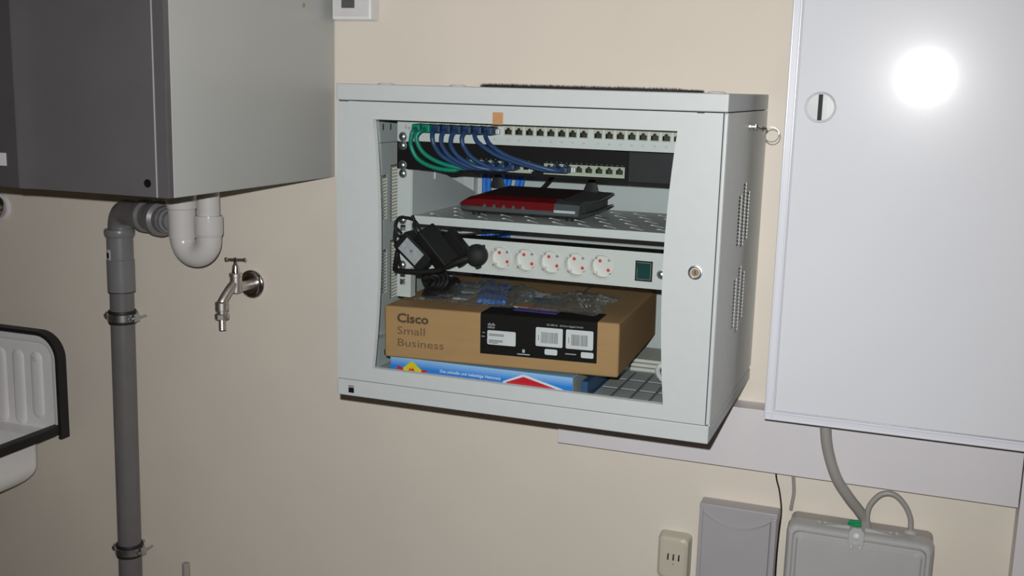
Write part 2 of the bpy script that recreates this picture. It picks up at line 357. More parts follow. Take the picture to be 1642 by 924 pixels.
# ---------------------------------------------------------------- white siphon trap
def trap():
    Y = -0.130
    t = thing('siphon_trap', (-0.46, Y, -0.365), 'glossy white U-shaped siphon trap hanging under the boiler', 'siphon')
    xl, xr, zb = -0.4960, -0.4340, -0.3070
    xm = (xl+xr)/2; rr = (xr-xl)/2
    U = [(xl, Y, -0.294)]
    for k in range(13):
        a = R(180 + 180*k/12); U.append((xm + rr*math.cos(a), Y, zb + rr*1.02*math.sin(a)))
    U.append((xr, Y, -0.281))
    obj('bend', B().tube(U, lambda s: 0.0242 - 0.0005*math.sin(math.pi*s), n=32, sub=3), M['trapwhite'], t)
    obj('inlet_cup', B().lathe((xl, Y, -0.3065), (0, 0, 1), [(0, 0.0250), (0.0005, 0.0258), (0.056, 0.0264), (0.058, 0.0284), (0.065, 0.0292), (0.1243, 0.0292), (0.1243, 0.02)], 36), M['trapwhite'], t)
    obj('outlet_pipe', B().cyl((xr, Y, -0.289), (xr, Y, -0.1825), 0.0218, n=32), M['trapwhite'], t)
    obj('union_nut', B().lathe((xr, Y, -0.3000), (0, 0, 1), [(0, 0.0245), (0.004, 0.0265), (0.008, 0.0274), (0.039, 0.0274), (0.041, 0.0264), (0.0415, 0.0222)], 40), M['trapwhite'], t)
trap()

# ---------------------------------------------------------------- garden tap
def tap():
    t = thing('wall_tap', (-0.424, -0.001, -0.44), 'small chrome garden tap with T-handle and hose nozzle on the wall', 'tap')
    xc, zc = -0.4245, -0.4140
    obj('wall_rosette', B().lathe((xc, 0, zc), (0, -1, 0), [(0, 0.0300), (0.002, 0.0300), (0.0045, 0.0285), (0.007, 0.024), (0.0075, 0.017), (0.0055, 0.012), (0.0055, 0.0)], 40), M['chrome'], t, 'round shiny wall rosette')
    bx, by, bz = xc-0.001, -0.056, zc+0.001
    b = B().cyl((xc, -0.004, zc), (bx, by, bz), 0.0098, 0.0105, 20)
    b.lathe((bx, by, bz-0.010), (0, 0, 1), [(0, 0.008), (0.002, 0.0115), (0.033, 0.0120), (0.034, 0.0135), (0.040, 0.0135), (0.041, 0.011), (0.0415, 0)], 20)
    obj('tap_body', b, M['brushed'], t)
    obj('spout', B().tube([(bx, by-0.002, bz+0.012), (bx-0.004, by-0.018, bz-0.002), (bx-0.008, by-0.034, bz-0.020), (bx-0.009, by-0.037, bz-0.026)], 0.0092, n=18, sub=4), M['brushed'], t)
    obj('spindle', B().lathe((bx, by, bz+0.030), (0, 0, 1), [(0, 0.0085), (0.016, 0.0062), (0.019, 0.004), (0.027, 0.0036), (0.027, 0)], 16), M['chrome'], t)
    hz = bz + 0.058
    h = B().cyl((bx-0.016, by-0.006, hz), (bx+0.016, by+0.006, hz), 0.0029, n=12)
    for s in (-1, 1): h.lathe((bx+s*0.0165-0.002*s, by+s*0.006, hz), (s, s*0.35, 0), [(0, 0.0030), (0.001, 0.0042), (0.005, 0.0042), (0.006, 0.0028), (0.006, 0)], 12)
    h.lathe((bx, by, hz-0.004), (0, 0, 1), [(0, 0.0038), (0.006, 0.0044), (0.0085, 0.003), (0.0085, 0)], 12)
    obj('handle', h, M['chrome'], t)
    nx, ny, nz = bx-0.009, by-0.037, bz-0.022
    b = B().lathe((nx, ny, nz-0.019), (0, 0, 1), [(0, 0.0115), (0.001, 0.0132), (0.0165, 0.0132), (0.018, 0.0115), (0.019, 0.009)], 24)
    b.lathe((nx, ny, nz-0.024), (0, 0, 1), [(0, 0.0095), (0.005, 0.0095)], 20)
    b.lathe((nx, ny, nz-0.036), (0, 0, 1), [(0, 0.0125), (0.001, 0.0142), (0.010, 0.0142), (0.012, 0.012), (0.0125, 0.009)], 8)
    obj('hose_coupling', b, M['brushed'], t)
    pf = []
    for k in range(4): pf += [(k*0.0055, 0.0070), (k*0.0055+0.004, 0.0058), (k*0.0055+0.0042, 0.0070)]
    obj('hose_nozzle', B().lathe((nx, ny, nz-0.058), (0, 0, 1), pf + [(0.022, 0.006)], 16), M['brushed'], t)
    r = thing('faucet_mount', (-1.085, -0.001, -0.33), 'polished chrome dome of a tap mount at the left edge under the boiler', 'tap mount')
    obj('wall_plate', B().lathe((-1.087, 0, -0.2955), (0, -1, 0), [(0, 0.031), (0.003, 0.031), (0.005, 0.028), (0.005, 0)], 36), M['whiteplastic'], r, 'pale ring')
    obj('dome', B().lathe((-1.090, -0.004, -0.2955), (0, -1, 0), [(0, 0.0265)] + [(0.024*math.sin(R(a)), 0.0265*math.cos(R(a))) for a in range(10, 91, 10)], 36), M['chrome'], r)
tap()

# ---------------------------------------------------------------- utility sink
def sink():
    t = thing('utility_sink', (-1.25, -0.001, -0.93), 'white enamel utility sink with ribbed splashback and black edge strip', 'sink')
    XR, XL, ZT, ZB = -0.920, -1.47, -0.567, -0.812
    r = 0.062
    def edge(off, rr):
        pts = [(XR-off, ZB+off*0)]
        for k in range(11):
            a = R(90*k/10); pts.append((XR-off-rr + rr*math.cos(a), ZT-off-rr + rr*math.sin(a)))
        for k in range(11):
            a = R(90+90*k/10); pts.append((XL+off+rr + rr*math.cos(a), ZT-off-rr + rr*math.sin(a)))
        pts.append((XL+off, ZB))
        return pts
    o, i = edge(0, r), edge(0.0085, r-0.008)
    b = B()
    A = [[b.bm.verts.new((x, y, z)) for x, z in l] for l, y in ((o, -0.0005), (o, -0.026), (i, -0.026), (i, -0.0005))]
    for q in range(3):
        for k in range(len(o)-1): b.bm.faces.new((A[q][k], A[q][k+1], A[q+1][k+1], A[q+1][k]))
    for k in (0, -1): b.bm.faces.new([A[q][k] for q in range(4)])
    obj('edge_strip', b, M['rubber'], t, 'black rubber edge strip')
    i2 = edge(0.0075, r-0.007)
    b = B(); b.prism(i2, 'y', -0.012, -0.001); obj('splashback', b, M['enamel'], t)
    # raised border and vertical ribs pressed into the splashback
    a1, a2 = edge(0.010, r-0.01), edge(0.030, r-0.026)
    b = B(); L = [[b.bm.verts.new((x, y, z)) for x, z in l] for l, y in ((a1, -0.0118), (edge(0.0125, r-0.012), -0.0185), (edge(0.025, r-0.022), -0.0185), (a2, -0.0118))]
    for q in range(3):
        for k in range(len(a1)-1): b.bm.faces.new((L[q][k], L[q][k+1], L[q+1][k+1], L[q+1][k]))
    obj('raised_border', b, M['enamel'], t, angle=60)
    for n in range(9):
        cx = -0.9950 - 0.0530*n; zb = -0.776 if n == 0 else -0.797
        loops = []
        for dr, y in ((0.0175, -0.0119), (0.0145, -0.0145), (0.0100, -0.0165), (0.0035, -0.0170)):
            loops.append([(x, y, z) for x, z in rrect(cx-dr, cx+dr, zb+0.0175-dr, -0.6175-0.0175+dr, dr*0.98, 6)])
        b = B().loft(loops); obj('rib', b, M['enamel'], t, angle=60)
    obj('screw_cap', B().lathe((-0.9950, -0.0168, -0.6340), (0, -1, 0), [(0, 0.0068), (0.001, 0.0066), (0.0016, 0.005), (0.0016, 0)], 20), M['whiteplastic'], t, 'round screw cap')
    # rim with black strip, running out from the wall
    YF = -0.40
    rim = B().box(XR-0.030, XR-0.004, YF, -0.0005, -0.802, -0.782, 0.003)
    rim.box(XL, XL+0.026, YF, -0.001, -0.802, -0.782, 0.003)
    rim.box(XL, XR-0.004, YF-0.02, YF+0.006, -0.802, -0.782, 0.003)
    obj('rim_strip', rim, M['rubber'], t, 'black rubber rim strip')
    loops = []
    def ring(x0, x1, y0, y1, z, r): return [(x, y, z) for x, y in rrect(x0, x1, y0, y1, r, 6)]
    xi0, xi1 = XL+0.030, XR-0.037
    loops += [ring(xi0, xi1, YF+0.01, -0.052, -0.799, 0.02)] + [ring(xi0+h, xi1-h, YF+0.01+h, -0.052-h, -0.866-v, 0.022+h*0.6) for h, v in [(0.042*(1-math.cos(R(a))), 0.042*math.sin(R(a))) for a in range(0, 91, 10)]]
    inner = [ring(xi0+0.06, xi1-0.06, YF+0.08, -0.11, -0.899, 0.05), ring(xi0+0.008, xi1-0.008, YF+0.02, -0.062, -0.86, 0.022), ring(xi0+0.006, xi1-0.006, YF+0.016, -0.058, -0.799, 0.02)]
    b = B(); allL = loops + inner
    V = [[b.bm.verts.new(p) for p in l] for l in allL]; n = len(V[0])
    for q in range(len(V)-1):
        for k in range(n): b.bm.faces.new((V[q][k], V[q][(k+1)%n], V[q+1][(k+1)%n], V[q+1][k]))
    # ledge joining the basin to the rim
    led = ring(XL+0.012, XR-0.006, YF-0.006, -0.002, -0.797, 0.02); Lv = [b.bm.verts.new(p) for p in led]
    for k in range(n): b.bm.faces.new((V[-1][k], V[-1][(k+1)%n], Lv[(k+1)%n], Lv[k]))
    b.bm.faces.new(V[len(loops)])
    b.bm.faces.new(V[len(loops)-1][::-1])
    obj('basin', b, M['enamel'], t, angle=50)
    obj('drain', B().lathe((-1.19, -0.23, -0.8992), (0, 0, 1), [(0, 0.034), (0.0025, 0.032), (0.003, 0.026), (0.0012, 0.022), (0.0012, 0)], 28), M['brushed'], t, 'round metal drain')
sink()

def stub():
    tag(obj('conduit_end', B().lathe((-0.5985, -0.016, -1.30), (0, 0, 1), [(0, 0.0085), (0.243, 0.0085), (0.2445, 0.0072), (0.2448, 0.005), (0.2448, 0)], 20), M['jboxside']),
        'short thin grey conduit end at the bottom, right of the drain pipe', 'conduit')
stub()

# ---------------------------------------------------------------- thermostat
def thermostat():
    t = thing('thermostat', (-0.173, -0.001, 0.117), 'white wall thermostat with small dark display above the rack', 'thermostat')
    obj('housing', B().box(-0.2150, -0.1325, -0.035, -0.0005, 0.1165, 0.1990, 0.0035, 3), M['whiteplastic'], t)
    obj('face_plate', B().box(-0.2105, -0.1380, -0.0365, -0.034, 0.1235, 0.1960, 0.0008), M['labelwhite'], t)
    obj('display', B().box(-0.1935, -0.1660, -0.0372, -0.036, 0.1385, 0.1800, 0.0003), M['lcd'], t, 'dark display')
thermostat()

# ---------------------------------------------------------------- the rack
RW, RH, RD = 0.600, 0.493, 0.400
def rack():
    t = thing('server_rack', (0.3, -0.2, -RH), 'light grey wall-mounted network rack with framed glass door', 'rack cabinet')
    ma = M['rack']
    # lid
    lid = B().box(0, RW, -RD, -0.001, -0.0250, 0, 0.002, 3)
    obj('lid', lid, ma, t)
    for x, y in ((0.035, -0.30), (0.16, -0.30), (0.565, -0.30)):
        obj('cap', B().lathe((x, y, -0.0005), (0, 0, 1), [(0, 0.014), (0.0022, 0.0125), (0.003, 0.009), (0.003, 0)], 20), M['rack_lightened'], t, 'flat round cap on the lid')
    # bottom housing
    b = B().box(0.0005, RW-0.0005, -RD, -RD+0.012, -RH, -0.4665, 0.0018, 3)
    b.box(0.0005, RW-0.0005, -RD+0.012, -0.001, -RH, -0.4750, 0.001)
    obj('bottom_rail', b, ma, t)
    obj('maker_badge', B().box(0.0213, 0.0310, -RD-0.0004, -RD, -0.4875, -0.4790, 0), M['blackprint'], t, 'tiny dark badge')
    obj('maker_badge', B().box(0.0213, 0.0310, -RD-0.0004, -RD, -0.4780, -0.4755, 0), M['textgrey'], t)
    # side panels with vents
    def side(x, th):
        holes = []
        for cy, ranges in ((-0.2425, ((-0.150, -0.228), (-0.278, -0.356))), (-0.2025, ((-0.134, -0.234), (-0.264, -0.368))), (-0.1625, ((-0.150, -0.228), (-0.278, -0.356)))):
            for z1, z0 in ranges:
                n = int(round((z1-z0)/0.0055))
                for k in range(n):
                    zc = z1 - 0.0055*(k+0.5)
                    holes.append([(cy-0.0140, zc-0.0026), (cy+0.0140, zc-0.0016), (cy+0.0140, zc+0.0026), (cy-0.0140, zc+0.0016)])
        outer = rect(-RD+0.003, -0.001, -0.4670, -0.0262)
        return B().plate(outer, holes, lambda u, v, q: (x + q, u, v), th)
    obj('side_panel', side(RW-0.0015, 0.0015), M['rack_lightened'], t, 'right side panel with slotted vents', smooth=False)
    obj('side_panel', side(0.0, 0.0015), M['rack_lightened'], t, smooth=False)
    obj('back_panel', B().box(0.0016, RW-0.0016, -0.0035, -0.001, -0.474, -0.0255), M['rack_in'], t, smooth=False)
    # inner frame beams along the sides
    for x0, x1 in ((0.0016, 0.016), (RW-0.016, RW-0.0016)):
        obj('side_beam', B().box(x0, x1, -0.375, -0.010, -0.0945, -0.0262, 0.001), M['rack_in'], t)
        f = obj('side_beam', B().box(x0, x1, -0.375, -0.010, -0.474, -0.425, 0.001), M['rack_in'], t)
        if x0 < 0.1:
            for y, z, a, h in ((-0.273, -0.0692, 0.002, 0.0052), (-0.246, -0.0692, 0.002, 0.0052), (-0.262, -0.452, 0.003, 0.005), (-0.236, -0.442, 0.003, 0.005), (-0.215, -0.452, 0.003, 0.005)):
                obj('slot', B().box(x1-0.0002, x1+0.0004, y-a, y+a, z-h, z+h), M['gap'], f, smooth=False)
    # 19-inch rails with square holes
    def rail(x0, x1, xh, zb):
        holes = []
        z = -0.0490
        k = 0
        while z - 0.012 > zb:
            holes.append(rect(xh-0.0048, xh+0.0048, z-0.0048, z+0.0048))
            z -= (0.01588, 0.01588, 0.01270)[k % 3]; k += 1
        b = B().plate(rect(x0, x1, zb, -0.0300), holes, lambda u, v, q: (u, -0.3175 + q, v), 0.0020)
        b.box(x1, x1+0.002, -0.3175, -0.300, zb, -0.030) if xh < 0.3 else b.box(x0-0.002, x0, -0.3175, -0.300, zb, -0.030)
        return b
    obj('mounting_rail', rail(0.0655, 0.0880, 0.0750, -0.3400), M['shelf'], t, 'left mounting rail with square holes', smooth=False)
    obj('mounting_rail', rail(0.5270, 0.5495, 0.5400, -0.4680), M['shelf'], t, smooth=False)
    # rear frame and punched plate
    holes = [rect(x-0.0045, x+0.0045, z-0.0045, z+0.0045) for x in (0.094, 0.116) for z in [-0.145-0.016*k for k in range(16)]]
    b = B().plate(rect(0.080, 0.130, -0.460, -0.030), holes, lambda u, v, q: (u, -0.012+q, v), 0.0015)
    b.box(0.058, 0.080, -0.034, -0.008, -0.460, -0.030, 0.001)
    obj('rear_rail', b, M['shelf'], t, smooth=False)
    # door: frame with bowed window opening, glass, lock
    def win(off):
        z0, z1 = -0.4425-off, -0.0525+off; pts = []; n = 14
        for k in range(n+1):
            f = k/n; z = z0 + (z1-z0)*f; bow = 0.0105*(1-(2*f-1)**2); pts.append((0.5320 + off - bow, z))
        for k in range(n+1):
            f = k/n; z = z1 + (z0-z1)*f; bow = 0.0105*(1-(2*f-1)**2); pts.append((0.0637 - off + bow, z))
        return pts
    D = B().plate(rect(0.0012, 0.5936, -0.4652, -0.0262), [win(0)], lambda u, v, q: (u, -RD + q, v), 0.0100)
    door = obj('door', D, ma, t, 'glazed door frame', angle=25)
    obj('glass_pane', B().prism(win(0.004), 'y', -0.3905, -0.3903), M['glass'], door, 'clear glass pane', smooth=False)
    obj('door_edge', B().box(0.5945, 0.5997, -0.3985, -0.380, -0.4650, -0.0270, 0.0015, 2), ma, t)
    lk = B().lathe((0.5678, -RD, -0.2465), (0, -1, 0), [(0, 0.0105), (0.0020, 0.0100), (0.0025, 0.0085), (0.0015, 0.0070), (0.0015, 0)], 28)
    l = obj('lock', lk, M['zinc'], door, 'round metal lock')
    obj('lock_core', B().lathe((0.5678, -RD-0.0014, -0.2465), (0, -1, 0), [(0, 0.0055), (0.0008, 0.0052), (0.0008, 0)], 20), M['brass'], door, 'brass lock core')
    obj('key_slot', B().box(0.5671, 0.5685, -RD-0.0024, -RD-0.0018, -0.2495, -0.2435), M['gap'], door)
    obj('hinge_pin', B().box(0.5800-0.022, 0.5800-0.012, -RD-0.0006, -RD+0.004, -0.0272, -0.0248), M['gap'], t)
    obj('hinge_pin', B().box(0.006, 0.022, -RD-0.0006, -RD+0.004, -0.0270, -0.0252), M['zinc'], t)
    tag(obj('brown_tape', B().box(0.2588, 0.2752, -RD-0.0004, -RD-0.0001, -0.0532, -0.0355), M['tape'], smooth=False),
        'small square of brown tape on the top of the rack door frame', 'tape')
    # brush seal on the lid
    br = B().box(0.1650, 0.5240, -0.206, -0.194, -0.0005, 0.0030, 0.001)
    s = obj('brush_seal', br, M['rubber'], t, 'black brush cable seal on the lid')
    b = B()
    for k in range(4200):
        x = random.uniform(0.163, 0.526); y = random.uniform(-0.216, -0.184)
        h = 0.0045 + 0.0035*random.random()**2
        if x > 0.49: h *= 0.75
        dx, dy = random.uniform(-.004, .004), random.uniform(-.004, .004)
        v = [b.bm.verts.new(p) for p in ((x, y, 0.0002), (x+0.0008, y, 0.0002), (x+0.0004, y+0.0008, 0.0002), (x+dx, y+dy, h))]
        for f in ((0, 1, 3), (1, 2, 3), (2, 0, 3)): b.bm.faces.new([v[i] for i in f])
    tag(obj('bristle', b, M['rubber'], s, smooth=False), kind='stuff')
    # key with ring on the side
    k = thing('key_ring', (0.6, -0.19, -0.06), 'small key with a thin split ring in the side lock of the rack', 'key')
    obj('lock_barrel', B().lathe((RW, -0.198, -0.0485), (1, 0, 0), [(0, 0.0060), (0.003, 0.0055), (0.004, 0.004), (0.011, 0.0035), (0.011, 0)], 16), M['brushed'], k)
    obj('key_bow', B().box(0.609, 0.612, -0.198-0.009, -0.198+0.009, -0.0530, -0.0440, 0.0012).cyl((0.612, -0.198, -0.0490), (0.620, -0.190, -0.0510), 0.0018, n=8).lathe((0.6195, -0.191, -0.0510), (0.7, 0.7, 0), [(0, 0.0035), (0.004, 0.0035)], 12), M['chrome'], k)
    c = Vector((0.631, -0.178, -0.0600)); pts = []
    for q in range(33):
        a = 2*math.pi*q/16; pts.append(c + Vector((0.0115*math.cos(a), 0.002*math.sin(a*0.5), 0.0115*math.sin(a))))
    obj('split_ring', B().tube(pts, 0.0006, n=6, sub=1), M['zinc'], k)
rack()

# ---------------------------------------------------------------- rack screws
def screw_mesh():
    b = B().lathe((0, 0, 0), (0, -1, 0), [(0, 0.0072), (0.0010, 0.0072), (0.0012, 0.0058)] + [(0.0012+0.0036*math.sin(R(a)), 0.0058*math.cos(R(a))) for a in (20, 40, 60, 78)] + [(0.0048, 0)], 20)
    bmesh.ops.recalc_face_normals(b.bm, faces=b.bm.faces)
    me = bpy.data.meshes.new('screw'); b.bm.to_mesh(me); b.bm.free(); me.materials.append(M['zinc']); me.shade_smooth(); me.set_sharp_from_angle(angle=R(40)); return me
SM = screw_mesh()
def screw(x, y, z, parent):
    o = bpy.data.objects.new('screw', SM); sc.collection.objects.link(o); o.parent = parent
    o.location = wmat(parent).inverted() @ Vector((x, y, z+ZO)); return o

# ---------------------------------------------------------------- ports
RJ = [(-0.0056, -0.0042), (0.0056, -0.0042), (0.0056, 0.0028), (0.0030, 0.0028), (0.0030, 0.0046), (0.0016, 0.0046), (0.0016, 0.0060), (-0.0016, 0.0060), (-0.0016, 0.0046), (-0.0030, 0.0046), (-0.0030, 0.0028), (-0.0056, 0.0028)]
def rj_frame(hw, z0, z1, th, sc_=1.0):
    b = B().plate(rect(-hw, hw, z0, z1), [[(u*sc_, v*sc_) for u, v in RJ]], lambda u, v, q: (u, q, v), th)
    return b
def rj_cavity(d, sc_=1.0):
    b = B(); pts = [(u*sc_, v*sc_) for u, v in RJ]
    A = [b.bm.verts.new((u, 0.0006, v)) for u, v in pts]; C = [b.bm.verts.new((u, d, v)) for u, v in pts]; n = len(pts)
    for i in range(n): b.bm.faces.new((A[i], A[(i+1)%n], C[(i+1)%n], C[i]))
    b.bm.faces.new(C); return b
def ports(parent, xs, y, z, hw, z0, z1, mframe, d=0.011, sc_=1.0):
    first = None
    for x in xs:
        loc = wmat(parent).inverted() @ Vector((x, y, z+ZO))
        if first is None:
            f = obj('port', rj_frame(hw, z0, z1, 0.0012, sc_), mframe, parent, smooth=False, local=True); f.location = loc
            c = obj('port_cavity', rj_cavity(d, sc_), M['cavity'], f, smooth=False, local=True)
            g = B()
            for k in range(8): g.box(-0.0037+0.00105*k, -0.0033+0.00105*k, 0.0012, 0.0100, 0.0012, 0.0016)
            obj('contacts', g, M['brass'], f, smooth=False, local=True)
            first = f
        else:
            f = copy_tree(first, parent); f.location = loc
PP = [0.1118 + 0.01715*i + (0.0056 if i > 7 else 0) + (0.0052 if i > 15 else 0) for i in range(24)]
SP = [0.1780 + 0.0157*i for i in range(8)] + [0.4335 - 0.0157*i for i in range(7, -1, -1)]
def patch_panel():
    t = thing('patch_panel', (0.3075, -0.32, -0.0870), 'light grey patch panel with 24 numbered ports at the rack top', 'patch panel')
    holes = [rect(x-0.0070, x+0.0070, -0.0715, -0.0548) for x in PP]
    obj('face_plate', B().plate(rect(0.0662, 0.5488, -0.0868, -0.0427), holes, lambda u, v, q: (u, -0.3215+q, v), 0.0020), M['shelf'], t, smooth=False)
    obj('rear_tray', B().box(0.09, 0.525, -0.305, -0.20, -0.0850, -0.0835), M['shelf'], t, smooth=False)
    ports(t, PP, -0.3225, -0.0660, 0.0070, -0.0052, 0.0112, M['cream'])
    for i, x in enumerate(PP):
        text('number', str(i+1), 0.0042, (x, -0.3217, -0.0800), M['ink'], t, align='CENTER', depth=0.00005)
    text('lettering', 'S', 0.0075, (0.0790, -0.3217, -0.0680), M['redink'], t, depth=0.00005)
    text('lettering', 'igna', 0.0062, (0.0838, -0.3217, -0.0680), M['ink'], t, depth=0.00005)
    for x in (0.0765, 0.5385): screw(x, -0.3218, -0.0806, t); 
    # back side of the panel: punched-down housings
    obj('rear_blocks', B().box(0.105, 0.50, -0.3065, -0.285, -0.0800, -0.050, 0.001), M['blacksheet'], t)
patch_panel()

def switch():
    t = thing('network_switch', (0.3075, -0.25, -0.1320), 'black rack network switch with a row of ports under the patch panel', 'network switch')
    holes = [rect(x-0.0068, x+0.0068, -0.1255, -0.1107) for x in SP]
    Yf = -0.3270
    obj('front_panel', B().plate(rect(0.0872, 0.4460, -0.1315, -0.0880), holes, lambda u, v, q: (u, Yf+q, v), 0.0015), M['blacksheet'], t, smooth=False)
    obj('side_front_panel', B().box(0.4468, 0.5290, Yf-0.0004, Yf+0.0015, -0.1315, -0.0880, 0.0004), M['panel_grey'], t, 'plain dark panel right of the ports')
    obj('chassis', B().box(0.0875, 0.5265, Yf+0.016, -0.120, -0.1310, -0.0890, 0.001), M['blacksheet'], t)
    for x0, x1 in ((0.0662, 0.0880), (0.5270, 0.5488)):
        obj('ear', B().box(x0, x1, -0.3225, -0.3195, -0.1315, -0.0885, 0.0006), M['blacksheet'], t)
    ports(t, SP, Yf-0.0008, -0.1182, 0.00784, -0.0072, 0.0072, M['portgrey'], 0.0105, 0.93)
    b = B()
    for x in SP:
        b.box(x-0.0045, x-0.0030, Yf-0.0009, Yf, -0.1095, -0.1085); b.box(x+0.003, x+0.0045, Yf-0.0009, Yf, -0.1095, -0.1085)
    obj('status_lights', b, M['ink'], t, smooth=False)
    b = B().box(SP[0]-0.0080, SP[7]+0.0082, Yf-0.0022, Yf, -0.1272, -0.1254, 0.0003).box(SP[8]-0.0080, SP[15]+0.0082, Yf-0.0022, Yf, -0.1272, -0.1254, 0.0003)
    obj('port_lip', b, M['cream'], t)
    for z in (-0.0944, -0.1255):
        for x in (0.0765, 0.5385): screw(x, -0.3226, z, t)
switch()

# ---------------------------------------------------------------- patch cables
def patch_cable(pts, port_x, end_x, mc, mb, label, group):
    t = thing('patch_cable', (end_x, -0.33, -0.125), label, 'patch cable', group)
    obj('cord', B().tube(pts, 0.0034, n=12, sub=7), mc, t)
    obj('boot', B().box(port_x-0.0068, port_x+0.0068, -0.352, -0.3235, -0.0715, -0.0590, 0.002).box(port_x-0.002, port_x+0.002, -0.349, -0.330, -0.0620, -0.0585, 0.0008), mb, t)
    obj('boot', B().box(end_x-0.0056, end_x+0.0056, -0.356, -0.3285, -0.1228, -0.1136, 0.002).box(end_x-0.002, end_x+0.002, -0.350, -0.332, -0.114, -0.110, 0.0008), mb, t)
def cables():
    g1 = 'green patch cables'; g2 = 'blue patch cables'
    s = PP
    G = [[(s[0], -0.345, -0.066), (0.1150, -0.366, -0.0690), (0.1127, -0.368, -0.0790), (0.1118, -0.366, -0.0932), (0.1227, -0.364, -0.1119), (0.1471, -0.362, -0.1231), (0.1760, -0.358, -0.1265), (SP[1]-0.004, -0.354, -0.1230), (SP[1], -0.347, -0.1182)],
         [(s[1], -0.345, -0.066), (0.1270, -0.366, -0.0690), (0.1223, -0.370, -0.0800), (0.1331, -0.370, -0.1000), (0.1575, -0.368, -0.1140), (0.1889, -0.364, -0.1215), (0.2060, -0.357, -0.1215), (SP[2], -0.349, -0.1182)]]
    labs = ['green patch cable with the outermost, lowest sweep of the two', 'green patch cable looping inside the outer green one']
    for k in range(2): patch_cable(G[k], s[k], SP[k+1], M['greencab'], M['greencab'], labs[k], g1)
    # blue: (port, X near z -0.08, end port)
    spec = [(2, 0.1470, 3, 'blue patch cable nearest the green ones, left of the blue bunch'),
            (3, 0.1620, 4, 'second blue patch cable from the green ones'),
            (4, 0.1785, 5, 'third blue patch cable from the green ones'),
            (5, 0.1960, 6, 'fourth blue patch cable from the green ones'),
            (6, 0.2190, 9, 'blue patch cable second from the right, running long to the far switch ports'),
            (7, 0.2370, 10, 'rightmost blue patch cable, uppermost sweep, running to the far switch ports')]
    for n, (i, xm, e, lab) in enumerate(spec):
        xs, xe = s[i], SP[e]; d = xe-xm; yy = -0.366 - 0.004*(n % 3)
        if n < 4:
            sag = [(xm+0.004, yy, -0.0900), (xm+0.018, yy-0.002, -0.1050), (xm+d*0.55, yy-0.001, -0.1170), (xe-0.012, -0.366, -0.1215)]
        else:
            zz = -0.003 if n == 5 else 0.001
            sag = [(xm+0.011, yy, -0.0860), (xm+0.036, yy-0.001, -0.0995), (xm+0.070, yy, -0.1095), (xe-0.012, -0.366, -0.1180)]
        pts = [(xs, -0.345, -0.0662), (xs-0.001, -0.358, -0.0685), (xm, -0.366, -0.0775)] + sag + [(xe, -0.352, -0.1182), (xe, -0.342, -0.1182)]
        patch_cable(pts, xs, xe, M['bluecab'], M['blueboot'], lab, g2)
cables()
def spare_plugs():
    for nm, x, z, y, lab in (('connector_clip', PP[7]+0.0085, -0.066, -0.330, 'pale connector clip in the patch panel right of the last blue plug'),
                             ('connector_clip', SP[10]+0.0095, -0.1180, -0.333, 'pale connector clip in the switch left of the five empty ports'),
                             ('connector_clip', SP[7]+0.0095, -0.1195, -0.333, 'pale connector clip in the switch under the long blue cables')):
        tag(obj(nm, B().box(x-0.0034, x-0.0006, y-0.004, y+0.005, z-0.0045, z+0.0035, 0.001).box(x+0.0004, x+0.0030, y-0.004, y+0.005, z-0.0045, z+0.0035, 0.001), M['socket']), lab, 'clip', 'connector clips')
spare_plugs()

# ---------------------------------------------------------------- blue installation cables on the rack's back
def blue_backs():
    names = ['leftmost', 'second from the left', 'third from the left', 'third from the right', 'second from the right', 'rightmost']
    for n, (x, xb) in enumerate(zip((0.0985, 0.1080, 0.1420, 0.1510, 0.1680, 0.1770), (0.0985, 0.1080, 0.1175, 0.1270, 0.1365, 0.1460))):
        pts = [(x, -0.040, -0.080), (x, -0.030, -0.13), (x*0.8+xb*0.2, -0.0265, -0.18), (x*0.15+xb*0.85, -0.026, -0.24), (xb, -0.0255, -0.32), (xb, -0.0255, -0.46)]
        tag(obj('data_cable', B().tube(pts, 0.0043, n=10, sub=6), M['brightblue']),
            'bright blue data cable at the rack back, ' + names[n] + ' of the six', 'data cable', 'blue data cables at the back of the rack')
blue_backs()

